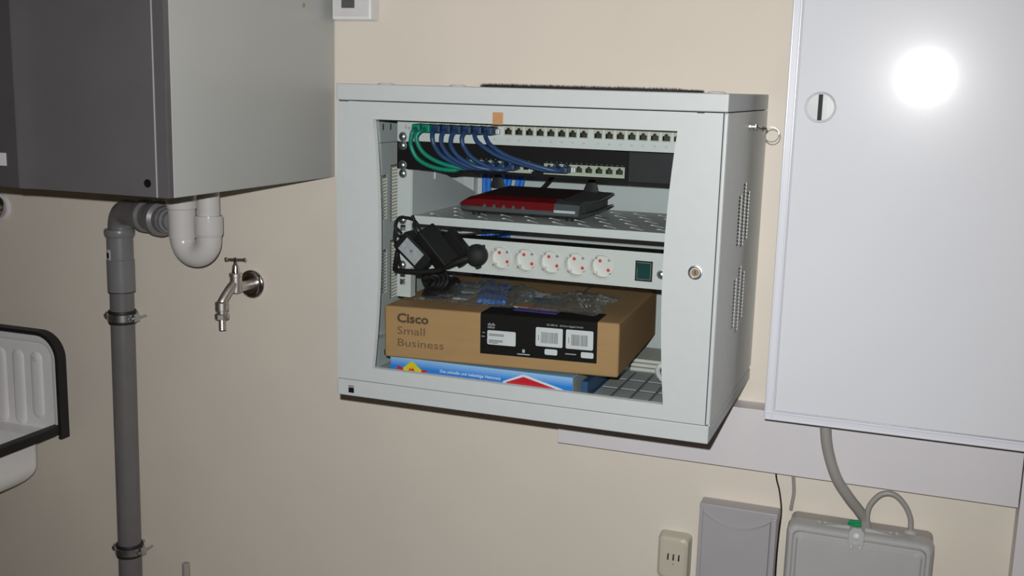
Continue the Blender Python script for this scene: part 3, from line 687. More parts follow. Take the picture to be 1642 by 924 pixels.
# ---------------------------------------------------------------- rack shelf
ZS = -0.2057
def shelf():
    t = thing('rack_shelf', (0.3075, -0.19, ZS-0.012), 'light grey perforated rack shelf carrying the red router', 'shelf')
    holes = []
    X0, X1, Y0, Y1 = 0.0905, 0.5245, -0.3180, -0.0560
    def slot(cx, cy, L=0.040, r=0.0034, ang=-47):
        a = R(ang); ca, sa = math.cos(a), math.sin(a); pts = []
        for sgn, a0 in ((1, -90), (-1, 90)):
            for k in range(5):
                q = R(a0 + 180*k/4); px, py = sgn*(L/2-r) + r*math.cos(q), r*math.sin(q)
                pts.append((cx + px*ca - py*sa, cy + px*sa + py*ca))
        return pts
    rows = 5
    for j in range(rows):
        cy = -0.288 + 0.047*j
        for i in range(13):
            cx = 0.118 + 0.0420*i + (0.021 if j % 2 else 0)
            if cx < 0.505: holes.append(slot(cx, cy))
    obj('deck', B().plate(rect(X0, X1, Y0, Y1), holes, lambda u, v, q: (u, v, ZS-0.0015+q), 0.0015), M['shelf'], t, 'perforated deck with diagonal slots', smooth=False)
    obj('front_lip', B().box(X0, X1, -0.3200, -0.3180, -0.2185, ZS+0.0003, 0.0005), M['shelf'], t)
    for sx, x in ((0, X0), (1, X1-0.0015)):
        poly = [(-0.3185, ZS), (-0.3185, -0.1330), (-0.240, -0.1330), (-0.0560, -0.1880), (-0.0560, ZS)]
        obj('side_bracket', B().prism(poly, 'x', x, x+0.0015), M['rack_in'], t, smooth=False)
        obj('weld_tab', B().box(x-0.002 if sx else x+0.0015, x+0.0015 if sx else x+0.004, -0.2360, -0.2290, -0.1530, -0.1330, 0.0008), M['shelf'], t)
    for x0, x1 in ((0.0662, 0.0900), (0.5250, 0.5488)):
        obj('ear', B().box(x0, x1, -0.3205, -0.3180, -0.2205, -0.1325, 0.0006), M['shelf'], t)
    for x in (0.0765, 0.5385):
        screw(x, -0.3208, -0.1390, t); screw(x, -0.3208, -0.2134, t)
shelf()

# ---------------------------------------------------------------- router
def router():
    t = thing('router', (0.255, -0.19, ZS), 'dark grey and red home router with two fin antennas on the shelf', 'router')
    def sect(x, s, w=1.0, top=0.0):
        """YZ loop of the upper shell at x; s squashes it towards the waist"""
        zc = -0.1880
        base = [(-0.272, -0.1915), (-0.2735, -0.1880), (-0.268, -0.1780), (-0.250, -0.1730), (-0.180, -0.1700), (-0.115, -0.1680), (-0.112, -0.1740), (-0.118, -0.1915)]
        cy = -0.19
        return [(x, cy + (y-cy)*w, zc + (z-zc)*s) for y, z in base]
    obj('upper_shell', B().loft([sect(0.1490, 0.10, 0.86), sect(0.1540, 0.40, 0.93), sect(0.1640, 0.75, 0.97), sect(0.1820, 1.0, 1), sect(0.3350, 1.0, 1), sect(0.3560, 0.92, 0.985)]), M['routergrey'], t, angle=30)
    obj('upper_wing', B().loft([[(0.3540, y, z) for y, z in ((-0.268, -0.1795), (-0.250, -0.1745), (-0.112, -0.1695), (-0.112, -0.1740), (-0.262, -0.1815))], [(0.3690, y, z) for y, z in ((-0.200, -0.1765), (-0.190, -0.1745), (-0.112, -0.1700), (-0.112, -0.1715), (-0.198, -0.1775))]]), M['routergrey'], t, 'thin upper wing tip')
    b = B().loft([[(x, -0.19+(y+0.19)*w, z) for y, z in ((-0.2700, -0.1915), (-0.2690, -0.1960), (-0.258, -0.2010), (-0.125, -0.2010), (-0.114, -0.1915))] for x, w in ((0.1500, 0.86), (0.1640, 0.97), (0.1820, 1), (0.3400, 1.0), (0.3540, 0.99))])
    obj('lower_shell', b, M['routergrey'], t)
    obj('lower_wing', B().loft([[(0.3500, y, z) for y, z in ((-0.262, -0.1955), (-0.112, -0.1930), (-0.112, -0.1990), (-0.255, -0.2005))], [(0.3690, y, z) for y, z in ((-0.205, -0.1925), (-0.112, -0.1890), (-0.112, -0.1905), (-0.200, -0.1945))]]), M['routergrey'], t, 'thin lower wing tip')
    g = B()
    for k in range(13): g.box(0.3560, 0.3600, -0.250+0.0104*k, -0.2465+0.0104*k, -0.1925, -0.1790, 0.0004)
    obj('side_grille', g, M['panel_grey'], t, 'grille on the end')
    # red cover
    def rs(x, s, lo):
        zc = -0.1880
        o = [(-0.2742, -0.1890), (-0.2687, -0.1774), (-0.250, -0.1722)]
        i = [(-0.250, -0.1740), (-0.266, -0.1790), (-0.2720, -0.1890)]
        return [(x, -0.19+(y+0.19)*(1 if s == 1 else 0.955+0.045*s), zc + (z-zc)*s) for y, z in o+i]
    obj('red_front', B().loft([rs(0.1560, 0.45, 0), rs(0.1640, 0.75, 0), rs(0.1820, 1, 0), rs(0.3150, 1, 0)]), M['red'], t, 'glossy red front band')
    def rt_(x): return [(x, y, z) for y, z in ((-0.2500, -0.1722), (-0.180, -0.1692), (-0.122, -0.1674), (-0.122, -0.1690), (-0.250, -0.1740))]
    obj('red_top', B().loft([rt_(0.1840), rt_(0.3220)]), M['redtop'], t, 'matt dark red top')
    obj('silver_strip', B().box(0.3160, 0.3510, -0.2750, -0.2725, -0.1912, -0.1870, 0.0004), M['silver'], t, 'silver strip on the front')
    for k in range(5):
        x = 0.1990 + 0.0165*k
        obj('light_notch', B().prism([(x-0.0034, -0.1900), (x+0.0034, -0.1900), (x+0.0014, -0.1845), (x-0.0014, -0.1845)], 'y', -0.2751, -0.2700), M['routergrey'], t)
    for x0 in (0.1480, 0.3170):
        loops = []
        for f, zz in ((1, -0.1700), (0.9, -0.164), (0.72, -0.157), (0.45, -0.150), (0.2, -0.1465)):
            hw = 0.0150*f; c = x0 + 0.018 - 0.001*f
            loops.append([(c-hw, -0.128, zz), (c, -0.128-0.005*f, zz), (c+hw*0.8, -0.128, zz), (c, -0.128+0.004*f, zz)])
        obj('antenna_fin', B().loft(loops), M['panel_grey'], t, angle=60)
    for x in (0.175, 0.335):
        for y in (-0.250, -0.135): obj('foot', B().cyl((x, y, ZS+0.0002), (x, y, -0.2005), 0.0065, n=12), M['panel_grey'], t)
    tag(obj('power_lead', B().tube([(0.225, -0.104, -0.182), (0.235, -0.090, -0.170), (0.255, -0.100, -0.150), (0.272, -0.112, -0.136), (0.285, -0.116, -0.129)], 0.0034, n=10), M['rubber']),
        'short black lead rising behind the router to the switch', 'cable')
router()

# ---------------------------------------------------------------- power strip
def pdu():
    t = thing('power_strip', (0.3075, -0.31, -0.288), 'light grey rack power strip with earthed sockets and green switch', 'power strip')
    Yf = -0.3320; z0, z1 = -0.2880, -0.2340; zc = -0.2611
    xs = [0.2500 + 0.0409*k for k in range(-2, 5)]
    def circ(x, z, r, n=28): return [(x + r*math.cos(2*math.pi*i/n), z + r*math.sin(2*math.pi*i/n)) for i in range(n)]
    obj('front_face', B().plate(rect(0.0900, 0.5235, z0, z1), [circ(x, zc, 0.0178) for x in xs], lambda u, v, q: (u, Yf+q, v), 0.0012), M['pdu'], t, smooth=False)
    obj('body', B().box(0.0905, 0.5230, Yf+0.016, -0.2850, z0+0.0005, z1-0.0005, 0.001), M['blacksheet'], t, 'dark body')
    obj('body_edge', B().box(0.0900, 0.5235, Yf+0.0013, Yf+0.016, z1-0.002, z1).box(0.0900, 0.5235, Yf+0.0013, Yf+0.016, z0, z0+0.002), M['blacksheet'], t, smooth=False)
    for x0, x1 in ((0.0662, 0.0898), (0.5237, 0.5488)):
        obj('ear', B().box(x0, x1, -0.3205, -0.3180, -0.2935, -0.2440, 0.0006), M['pdu'], t)
    for x in (0.0765, 0.5385): screw(x, -0.3208, -0.2868, t)
    first = None
    for x in xs:
        loc = wmat(t).inverted() @ Vector((x, Yf, zc+ZO))
        if first is None:
            s = obj('socket', B().lathe((0, 0.0135, 0), (0, -1, 0), [(0, 0), (0, 0.0172), (0.0135, 0.0172), (0.0150, 0.0177), (0.0150, 0.0192), (0.0140, 0.0200), (0.0133, 0.0200)], 36, caps=False), M['socket'], t, local=True)
            s.location = loc; d = Vector((0.7071, 0, -0.7071)); e = Vector((0.7071, 0, 0.7071))
            for sg in (-1, 1):
                c = d*sg*0.0095; obj('pin_hole', B().lathe((c.x, 0.0132, c.z), (0, -1, 0), [(0, 0.0027), (0.0004, 0.0025), (0.0004, 0)], 14), M['pinred'], s, 'red shuttered pin hole', local=True)
                c = e*sg*0.0158; obj('earth_clip', B().box(-0.0022, 0.0022, -0.0010, 0.0120, -0.0014, 0.0014, 0.0005).xf(Matrix.Translation(c) @ Matrix.Rotation(R(-45), 4, 'Y')), M['brushed'], s, 'metal earth clip', local=True)
                c = d*sg*0.0178; obj('guide_rib', B().box(-0.0030, 0.0030, -0.0012, 0.0125, -0.0012, 0.0012, 0.0004).xf(Matrix.Translation(c) @ Matrix.Rotation(R(45), 4, 'Y')), M['socket'], s, local=True)
            first = s
        else:
            s = copy_tree(first, t); s.location = loc
    obj('switch_frame', B().plate(rect(0.4655, 0.4915, -0.2775, -0.2470), [rect(0.4680, 0.4890, -0.2750, -0.2495)], lambda u, v, q: (u, Yf-0.0010+q, v), 0.0010), M['black'], t, smooth=False)
    obj('rocker_switch', B().prism([(Yf+0.0005, -0.2745), (Yf-0.0012, -0.2745), (Yf-0.0010, -0.2620), (Yf-0.0024, -0.2500), (Yf+0.0005, -0.2500)], 'x', 0.4685, 0.4885), M['greenswitch'], t, 'dark green rocker switch')
    screw(0.5055, Yf, -0.2650, t)
pdu()

# ---------------------------------------------------------------- power adapters and plug
def adapters():
    ua = R(40.9)
    t = thing('power_adapter', (0.1155, -0.352, -0.2575), 'black power adapter with silver type label hanging over the rack rail', 'power adapter', rot=(0, ua, 0))
    obj('brick', B().box(-0.031, 0.031, -0.0155, 0.0155, -0.0165, 0.0165, 0.003, 3), M['black'], t, local=True)
    obj('type_label', B().box(-0.0215, 0.0170, -0.0158, -0.0154, -0.0120, 0.0120, 0.0), M['adlabel'], t, 'silver type label', local=True, smooth=False)
    o = obj('print_block', B().box(-0.004, 0.000, -0.0160, -0.0157, -0.001, 0.003), M['textgrey'], t, local=True, smooth=False)
    pts = [(0.0930, -0.358, -0.2300), (0.0850, -0.362, -0.2220), (0.0830, -0.364, -0.2350), (0.0835, -0.362, -0.2440), (0.0830, -0.350, -0.2650), (0.0850, -0.345, -0.2850)]
    obj('cord', B().tube(pts, 0.0022, n=8), M['black'], t)
    t2 = thing('power_adapter', (0.1530, -0.3590, -0.2490), 'large plain black power adapter brick hanging edge-on before the power strip', 'power adapter', rot=(0, R(47), 0))
    b = B().box(-0.0340, 0.0345, -0.0160, 0.0160, -0.0165, 0.0165, 0.003, 3).xf(Matrix.Rotation(R(38), 4, 'X'))
    obj('brick', b, M['black'], t2, local=True)
    pts = [(0.1270, -0.362, -0.2180), (0.1170, -0.366, -0.2060), (0.1050, -0.366, -0.2035), (0.0920, -0.366, -0.2050), (0.0855, -0.366, -0.2180), (0.0905, -0.366, -0.2320), (0.1000, -0.366, -0.2340)]
    obj('cord', B().tube(pts, 0.0024, n=8), M['black'], t2)
    pts = [(0.1160, -0.368, -0.1990), (0.1190, -0.368, -0.2070), (0.1180, -0.366, -0.2170), (0.1220, -0.364, -0.2280)]
    obj('cable_tie', B().tube(pts, 0.0026, n=8), M['black'], t2)
    t3 = thing('power_adapter', (0.1800, -0.3440, -0.2470), 'matt black power adapter brick behind the edge-on one, beside the round plug', 'power adapter', rot=(0, R(47), 0))
    b = B().box(-0.0260, 0.0300, -0.0105, 0.0100, -0.0150, 0.0150, 0.002, 2)
    obj('brick', b, M['blacksheet'], t3, local=True)
    # the round plug and its cord
    t4 = thing('power_plug', (0.2165, -0.345, -0.275), 'black round angled mains plug in the power strip with thick black cord', 'plug')
    px, pz = 0.2235, -0.2530
    b = B().lathe((0.2125, -0.3335, -0.2590), (0.24, -0.93, 0.14), [(-0.010, 0.0150), (0, 0.0165), (0.006, 0.0178), (0.017, 0.0174), (0.021, 0.0158), (0.0235, 0.011), (0.0245, 0.005), (0.0246, 0)], 28)
    for a in (60, 140, 280):
        c = Vector((0.2180+0.0172*math.cos(R(a)), -0.350, -0.2575+0.0172*math.sin(R(a)))); b.box(c.x-0.0025, c.x+0.0025, -0.357, -0.342, c.z-0.0025, c.z+0.0025, 0.0012)
    obj('plug_body', b, M['black'], t4)
    obj('cord_grip', B().tube([(0.2090, -0.362, -0.2600), (0.1980, -0.366, -0.2640), (0.1870, -0.368, -0.2690), (0.1760, -0.368, -0.2750)], lambda s: 0.0068-0.0022*s, n=12), M['black'], t4)
    pts = [(0.1780, -0.368, -0.2740), (0.1600, -0.368, -0.2820), (0.1350, -0.368, -0.2865), (0.1100, -0.367, -0.2880), (0.0880, -0.366, -0.2880), (0.0840, -0.362, -0.2840), (0.0815, -0.352, -0.2700), (0.0820, -0.350, -0.2600)]
    obj('cord', B().tube(pts, 0.0040, n=10), M['black'], t4)
    # loose coil of black cord between strip and box
    tc = thing('cord_bundle', (0.126, -0.31, -0.329), 'tangled bundle of black cord under the power strip by the left rail', 'cord')
    for k in range(4):
        a0 = k*1.3; pts = []
        for q in range(13):
            a = a0 + 2*math.pi*q/12; pts.append((0.1260 + (0.0220-0.004*k)*math.cos(a), -0.300 - 0.0080*k + 0.004*math.sin(2*a), -0.3100 + (0.0150-0.0025*k)*math.sin(a)))
        obj('loop', B().tube(pts, 0.0036, n=8, sub=3), M['black'], tc)
    tag(obj('thin_lead', B().tube([(0.1280, -0.330, -0.2230), (0.1500, -0.326, -0.2275), (0.1800, -0.322, -0.2300), (0.2150, -0.300, -0.2270), (0.2450, -0.270, -0.2240), (0.2600, -0.20, -0.222)], 0.0019, n=8), M['black']),
        'thin black lead running under the shelf lip above the power strip', 'cable')
adapters()

# ---------------------------------------------------------------- brown switch carton
def carton():
    ang = R(3.0); roll = R(0.65)
    W_, D_, H_ = 0.3815, 0.3150, 0.0840
    t = thing('cardboard_box', (0.0706, -0.3720, -0.4294), 'brown cardboard switch carton with black label, slightly turned, in the rack', 'box', rot=(0, -roll, ang))
    obj('carton', B().box(0, W_, 0, D_, 0, H_, 0.004, 3), M['card'], t, local=True)
    z1 = H_
    text('lettering', 'Cisco', 0.0205, (0.0220, -0.0002, 0.0590), M['cardin'], t, bold=0.0007, local=True, sx=1.15)
    text('lettering', 'Small', 0.0180, (0.0220, -0.0002, 0.0395), M['cardin2'], t, bold=0.0, local=True, sx=1.31)
    text('lettering', 'Business', 0.0180, (0.0220, -0.0002, 0.0200), M['cardin2'], t, bold=0.0, local=True, sx=1.31)
    # black wrap label: front and a strip over the top
    lx0, lx1, lz0 = 0.1625, 0.3480, 0.0200
    lab = obj('black_label', B().box(lx0, lx1, -0.00035, 0.0003, lz0, H_-0.0035).box(lx0, lx1, 0.0035, 0.062, H_-0.0002, H_+0.0003).loft([[(x, 0.0040-0.00435*math.cos(R(a)), H_-0.0040+0.00435*math.sin(R(a))) for a in (0, 22, 45, 67, 90)] for x in (lx0, lx1)], caps=False, closed=False), M['blackprint'], t, 'black printed label wrapping the edge', local=True, smooth=False)
    def sticker(x0, x1, z0, z1, name='white_sticker'):
        return obj(name, B().prism(rrect(x0, x1, z0, z1, 0.0022, 3), 'y', -0.00055, -0.0003), M['labelwhite'], t, 'white sticker', local=True, smooth=False)
    s1 = sticker(0.1740, 0.2200, 0.0355, 0.0580)
    b = B()
    for z, x1 in ((0.0520, 0.2010), (0.0500, 0.2010), (0.0425, 0.1990), (0.0405, 0.1990), (0.0382, 0.1910)): b.box(0.1765, x1, -0.0007, -0.00054, z-0.0006, z+0.0006)
    obj('small_print', b, M['textgrey'], s1, local=True, smooth=False)
    for x0 in (0.2520, 0.2995):
        s = sticker(x0, x0+0.0425, 0.0395, 0.0690)
        b = B(); x = x0+0.0085
        while x < x0+0.0345:
            w_ = random.choice((0.0004, 0.0007, 0.0010)); b.box(x, x+w_, -0.0007, -0.00054, 0.0450, 0.0620); x += w_ + random.choice((0.0004, 0.0006, 0.0009))
        b.box(x0+0.0040, x0+0.0050, -0.0007, -0.00054, 0.0480, 0.0570)
        obj('barcode', b, M['textgrey'], s, local=True, smooth=False)
    sticker(0.2665, 0.2865, 0.0270, 0.0360); sticker(0.3235, 0.3430, 0.0270, 0.0360)
    text('lettering', 'SG 200-26   26-Port Gigabit Switch', 0.0040, (0.2690, -0.0005, 0.0725), M['whiteink'], t, local=True)
    b = B()
    for k, h in enumerate((0.002, 0.003, 0.0045, 0.003, 0.002, 0.003, 0.0045, 0.003, 0.002)): b.box(0.1745+0.0014*k, 0.1752+0.0014*k, -0.0006, -0.0003, 0.0655, 0.0655+h)
    obj('logo_bars', b, M['whiteink'], t, local=True, smooth=False)
    text('lettering', 'CISCO', 0.0040, (0.1742, -0.0005, 0.0612), M['whiteink'], t, bold=0.0001, local=True)
    b = B().box(0.2230, 0.2430, -0.0006, -0.0003, 0.0235, 0.0250).box(0.2310, 0.2350, -0.0006, -0.0003, 0.0270, 0.0320).box(0.2990, 0.3160, -0.0006, -0.0003, 0.0305, 0.0318)
    b.box(0.1645, 0.1700, -0.0006, -0.0003, 0.0470, 0.0480).box(0.1730, 0.1770, -0.0006, -0.0003, 0.0410, 0.0420).box(0.1660, 0.1700, -0.0006, -0.0003, 0.0530, 0.0540)
    obj('small_print', b, M['whiteink'], t, local=True, smooth=False)
    obj('tape_strip', B().box(W_*0.70, W_*0.70+0.003, 0.062, D_-0.01, H_-0.0001, H_+0.0003), M['cardin'], t, 'seam of the lid flap', local=True, smooth=False)
carton()

def blue_carton():
    t = thing('product_box', (0.0750, -0.3600, -0.4745), 'flat sky-blue product box with red and yellow print under the brown carton', 'box')
    W_, D_, H_ = 0.3080, 0.24, 0.0440
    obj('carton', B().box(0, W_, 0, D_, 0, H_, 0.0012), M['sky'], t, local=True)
    ft = -0.0004
    # red-yellow emblem at the left
    e = obj('emblem', B().prism([(0.012, 0.012), (0.068, 0.012), (0.064, 0.0285), (0.050, 0.0255), (0.030, 0.0255), (0.013, 0.030)], 'y', -0.0003, 0), M['redprint'], t, 'red band of the emblem', local=True, smooth=False)
    obj('emblem', B().prism([(0.0320, 0.008), (0.0500, 0.010), (0.0560, 0.0270), (0.0390, 0.0400), (0.0230, 0.0270)], 'y', -0.0006, -0.0003), M['yellow'], t, 'yellow diamond of the emblem', local=True, smooth=False)
    obj('emblem', B().prism([(0.0330, 0.0240), (0.0360, 0.0290), (0.0385, 0.0255), (0.0405, 0.0300), (0.0440, 0.0240)], 'y', -0.0009, -0.0006), M['redprint'], t, local=True, smooth=False)
    obj('grey_side', B().box(W_, W_+0.0004, 0.002, D_-0.002, 0.001, H_-0.001), M['padgrey'], t, 'pale grey end face', local=True, smooth=False)
    text('lettering', 'Das schnelle und vielseitige Heimnetz', 0.0068, (0.0880, -0.0003, 0.0270), M['whiteprint'], t, bold=0.0001, local=True)
    obj('roof_print', B().prism([(0.190, 0.010), (0.282, 0.010), (0.294, 0.0235), (0.290, 0.0250), (0.232, 0.0395), (0.2270, 0.0395), (0.196, 0.0260)], 'y', -0.0003, 0), M['whiteprint'], t, 'white roof outline', local=True, smooth=False)
    obj('roof_print', B().prism([(0.195, 0.012), (0.275, 0.012), (0.282, 0.0235), (0.2290, 0.0365), (0.201, 0.0250)], 'y', -0.0006, -0.0003), M['redprint'], t, 'red roof', local=True, smooth=False)
blue_carton()

# ---------------------------------------------------------------- bags on the carton
def bag_mesh(x0, x1, y0, y1, zb, h, nx=26, ny=18, seed=1):
    rnd = random.Random(seed); ph = [rnd.uniform(0, 6.28) for _ in range(8)]
    b = B(); G = []
    for j in range(ny+1):
        row = []
        for i in range(nx+1):
            u, v = i/nx, j/ny
            e = (math.sin(math.pi*u)**0.45) * (math.sin(math.pi*v)**0.45)
            n = 0.25*math.sin(17*u+ph[0]+6*v) + 0.2*math.sin(23*v+ph[1]-9*u) + 0.15*math.sin(41*u+ph[2]+20*v) + 0.15*math.sin(37*v-30*u+ph[3])
            z = zb + 0.0006 + h*e*(0.62+0.5*n)
            row.append(b.bm.verts.new((x0+(x1-x0)*u + 0.003*math.sin(9*v+ph[4]), y0+(y1-y0)*v + 0.004*math.sin(8*u+ph[5]), max(z, zb+0.0005))))
        G.append(row)
    for j in range(ny):
        for i in range(nx): b.bm.faces.new((G[j][i], G[j][i+1], G[j+1][i+1], G[j+1][i]))
    return b
ZC = -0.3440
def bags():
    t = thing('cable_bag', (0.17, -0.22, ZC), 'clear plastic bag with black and blue cords lying left on the brown carton', 'bag')
    obj('film', bag_mesh(0.0950, 0.2700, -0.3150, -0.150, ZC, 0.0290, seed=3), M['bag'], t, angle=180)
    for k in range(5):
        pts = []
        for q in range(15):
            a = 2*math.pi*q/14 + k; pts.append((0.1180+(0.0270-0.002*k)*math.cos(a), -0.250+(0.048-0.003*k)*math.sin(a), ZC+0.005+0.0042*k+0.001*math.sin(3*a)))
        obj('black_cord', B().tube(pts, 0.0042, n=8, sub=3), M['black'], t)
    for k in range(6):
        x = 0.2010+0.0082*k
        obj('blue_cord', B().tube([(x, -0.292, ZC+0.0045), (x-0.008, -0.265, ZC+0.007), (x-0.024, -0.215, ZC+0.009), (x-0.037, -0.170, ZC+0.009), (x-0.041, -0.155, ZC+0.005)], 0.0040, n=8), M['brightblue'], t)
    for k in range(2):
        obj('paper_slip', B().box(0.150-0.004*k, 0.176-0.004*k, -0.285+0.04*k, -0.205+0.03*k, ZC+0.001+0.0035*k, ZC+0.004+0.0035*k, 0.0005), M['padgrey'], t, 'pale folded slip')
    obj('metal_strip', B().box(0.2500, 0.2560, -0.290, -0.165, ZC+0.001, ZC+0.004, 0.0008), M['zinc'], t, 'flat metal strip')
    ZR = -0.3418
    t = thing('screw_bag', (0.34, -0.23, ZR), 'clear plastic bag with a colourful printed card right on the brown carton', 'bag')
    obj('film', bag_mesh(0.2860, 0.4000, -0.312, -0.150, ZR, 0.0170, seed=9), M['bag'], t, angle=180)
    for n, (y0, y1, m, l) in enumerate(((-0.3280, -0.3060, 'purple', 'purple strip'), (-0.3055, -0.3000, 'whiteprint', 'white strip'), (-0.299, -0.262, 'orange', 'orange field'), (-0.2615, -0.235, 'greenprint', 'green field'), (-0.2345, -0.212, 'purple', 'violet field'), (-0.2115, -0.175, 'paper', 'pale field'))):
        obj('printed_card', B().box(0.2720-0.02*n*0.3, 0.3430-0.02*n*0.3, y0, y1, ZR-0.0002, ZR+0.0006), M[m], t, l, smooth=False)
    for k in range(7):
        x, y = 0.362+random.uniform(-.012, .018), -0.22+random.uniform(-.04, .04)
        obj('small_screw', B().cyl((x, y, ZR+0.004), (x+random.uniform(-.01, .01), y+random.uniform(-.01, .01), ZR+0.006), 0.0016, n=8).lathe((x, y, ZR+0.002), (0, 0, 1), [(0, 0.004), (0.002, 0.003), (0.002, 0)], 10), M['zinc'], t)
bags()

# ---------------------------------------------------------------- odds and ends at the bottom right of the rack
def odds():
    zf = -0.4749
    t = thing('accessory_pack', (0.445, -0.25, zf), 'flat grey pack with pale square pads on the rack floor, lower right', 'pack')
    obj('tray', B().box(0.4010, 0.5240, -0.330, -0.150, zf, zf+0.010, 0.002), M['traygrey'], t, 'grey backing')
    for j in range(3):
        for i in range(4):
            x = 0.4040+0.0305*i; y = -0.324+0.058*j
            obj('pad', B().box(x, x+0.0255, y, y+0.050, zf+0.0098, zf+0.0112, 0.0006), M['padgrey'], t)
    t = thing('blue_packet', (0.393, -0.28, zf), 'small dull blue and grey packet standing right of the sky-blue box', 'packet')
    obj('carton', B().box(0.3900, 0.4000, -0.335, -0.150, zf, zf+0.0340, 0.001).box(0.4000, 0.4180, -0.200, -0.150, zf+0.0115, zf+0.0340, 0.001), M['dullblue'], t)
    t = thing('booklet_stack', (0.46, -0.10, zf), 'stack of pale booklets and papers behind the pack, lower right of the rack', 'papers')
    for k in range(4):
        obj('booklet', B().box(0.4120+0.004*(k % 2), 0.5300-0.012*(k % 2), -0.140+0.006*k, -0.030, zf+0.0008+0.0062*k, zf+0.0065+0.0062*k, 0.001), M['paper'], t)
    tag(obj('white_strap', B().tube([(0.5290, -0.210, -0.4080), (0.5080, -0.230, -0.4230), (0.4880, -0.235, -0.4300), (0.4930, -0.250, -0.4420), (0.5240, -0.270, -0.4560)], 0.0042, n=8), M['whiteplastic']),
        'white cable loop at the lower right corner inside the rack', 'cable')
odds()

# ---------------------------------------------------------------- electrical cabinet (right)
CY = -0.160
def ecab():
    t = thing('electrical_cabinet', (0.92, -0.08, -0.515), 'large glossy white electrical cabinet at the right with a closed door', 'electrical cabinet')
    X0, X1, Z0, Z1 = 0.6485, 1.180, -0.5155, 0.42
    obj('housing', B().box(X0+0.004, X1-0.004, CY+0.008, -0.001, Z0+0.004, Z1, 0.002), M['cab'], t)
    obj('frame', B().plate(rect(X0, X1, Z0, Z1), [rect(X0+0.0125, X1-0.0125, Z0+0.0125, Z1-0.0125)], lambda u, v, q: (u, CY+q, v), 0.012), M['cab'], t, smooth=False)
    # rounded outer and inner lips of the frame
    b = B()
    for x in (X0, X0+0.0105): b.cyl((x+0.001, CY+0.0012, Z0), (x+0.001, CY+0.0012, Z1), 0.0021, n=10)
    for z in (Z0+0.001, Z0+0.0115): b.cyl((X0, CY+0.0012, z), (X1, CY+0.0012, z), 0.0021, n=10)
    obj('frame_lip', b, M['cab'], t)
    tilt = R(0.26)
    mtx = Matrix.Translation((0, CY, -0.05)) @ Matrix.Rotation(R(-0.25), 4, 'Z') @ Matrix.Rotation(tilt, 4, 'X') @ Matrix.Translation((0, -CY, 0.05))
    pv = Vector((0.90, 0, 0)); mtx = Matrix.Translation(pv) @ mtx @ Matrix.Translation(-pv)
    d = obj('door', B().box(X0+0.0145, X1-0.0145, CY-0.0012, CY+0.008, Z0+0.0145, Z1-0.0145, 0.0020, 3).xf(mtx), M['cab_door'], t, 'smooth glossy door')
    lx, lz = 0.6990, -0.0170
    obj('door_lock', B().lathe((lx, CY-0.0012, lz), (0, -1, 0), [(0, 0.0235), (0.0008, 0.0235), (0.0014, 0.0225), (0.0010, 0.0205), (0.0016, 0.0200), (0.0016, 0)], 40), M['shutter'], d, 'round translucent lock disc')
    obj('lock_slot', B().box(lx-0.0035, lx+0.0030, CY-0.0034, CY-0.0027, lz-0.0195, lz+0.0195, 0.0002), M['gap'], d, 'dark upright slot')
    obj('lock_grip', B().prism([(lx-0.0035-0.008, lz-0.017), (lx-0.0035, lz-0.0195), (lx-0.0035, lz+0.0195), (lx-0.0035-0.008, lz+0.017)], 'y', CY-0.0040, CY-0.0027).prism([(lx+0.0030, lz-0.0195), (lx+0.011, lz-0.017), (lx+0.011, lz+0.017), (lx+0.0030, lz+0.0195)], 'y', CY-0.0040, CY-0.0027), M['shutter'], d)
    return mtx
ecab()

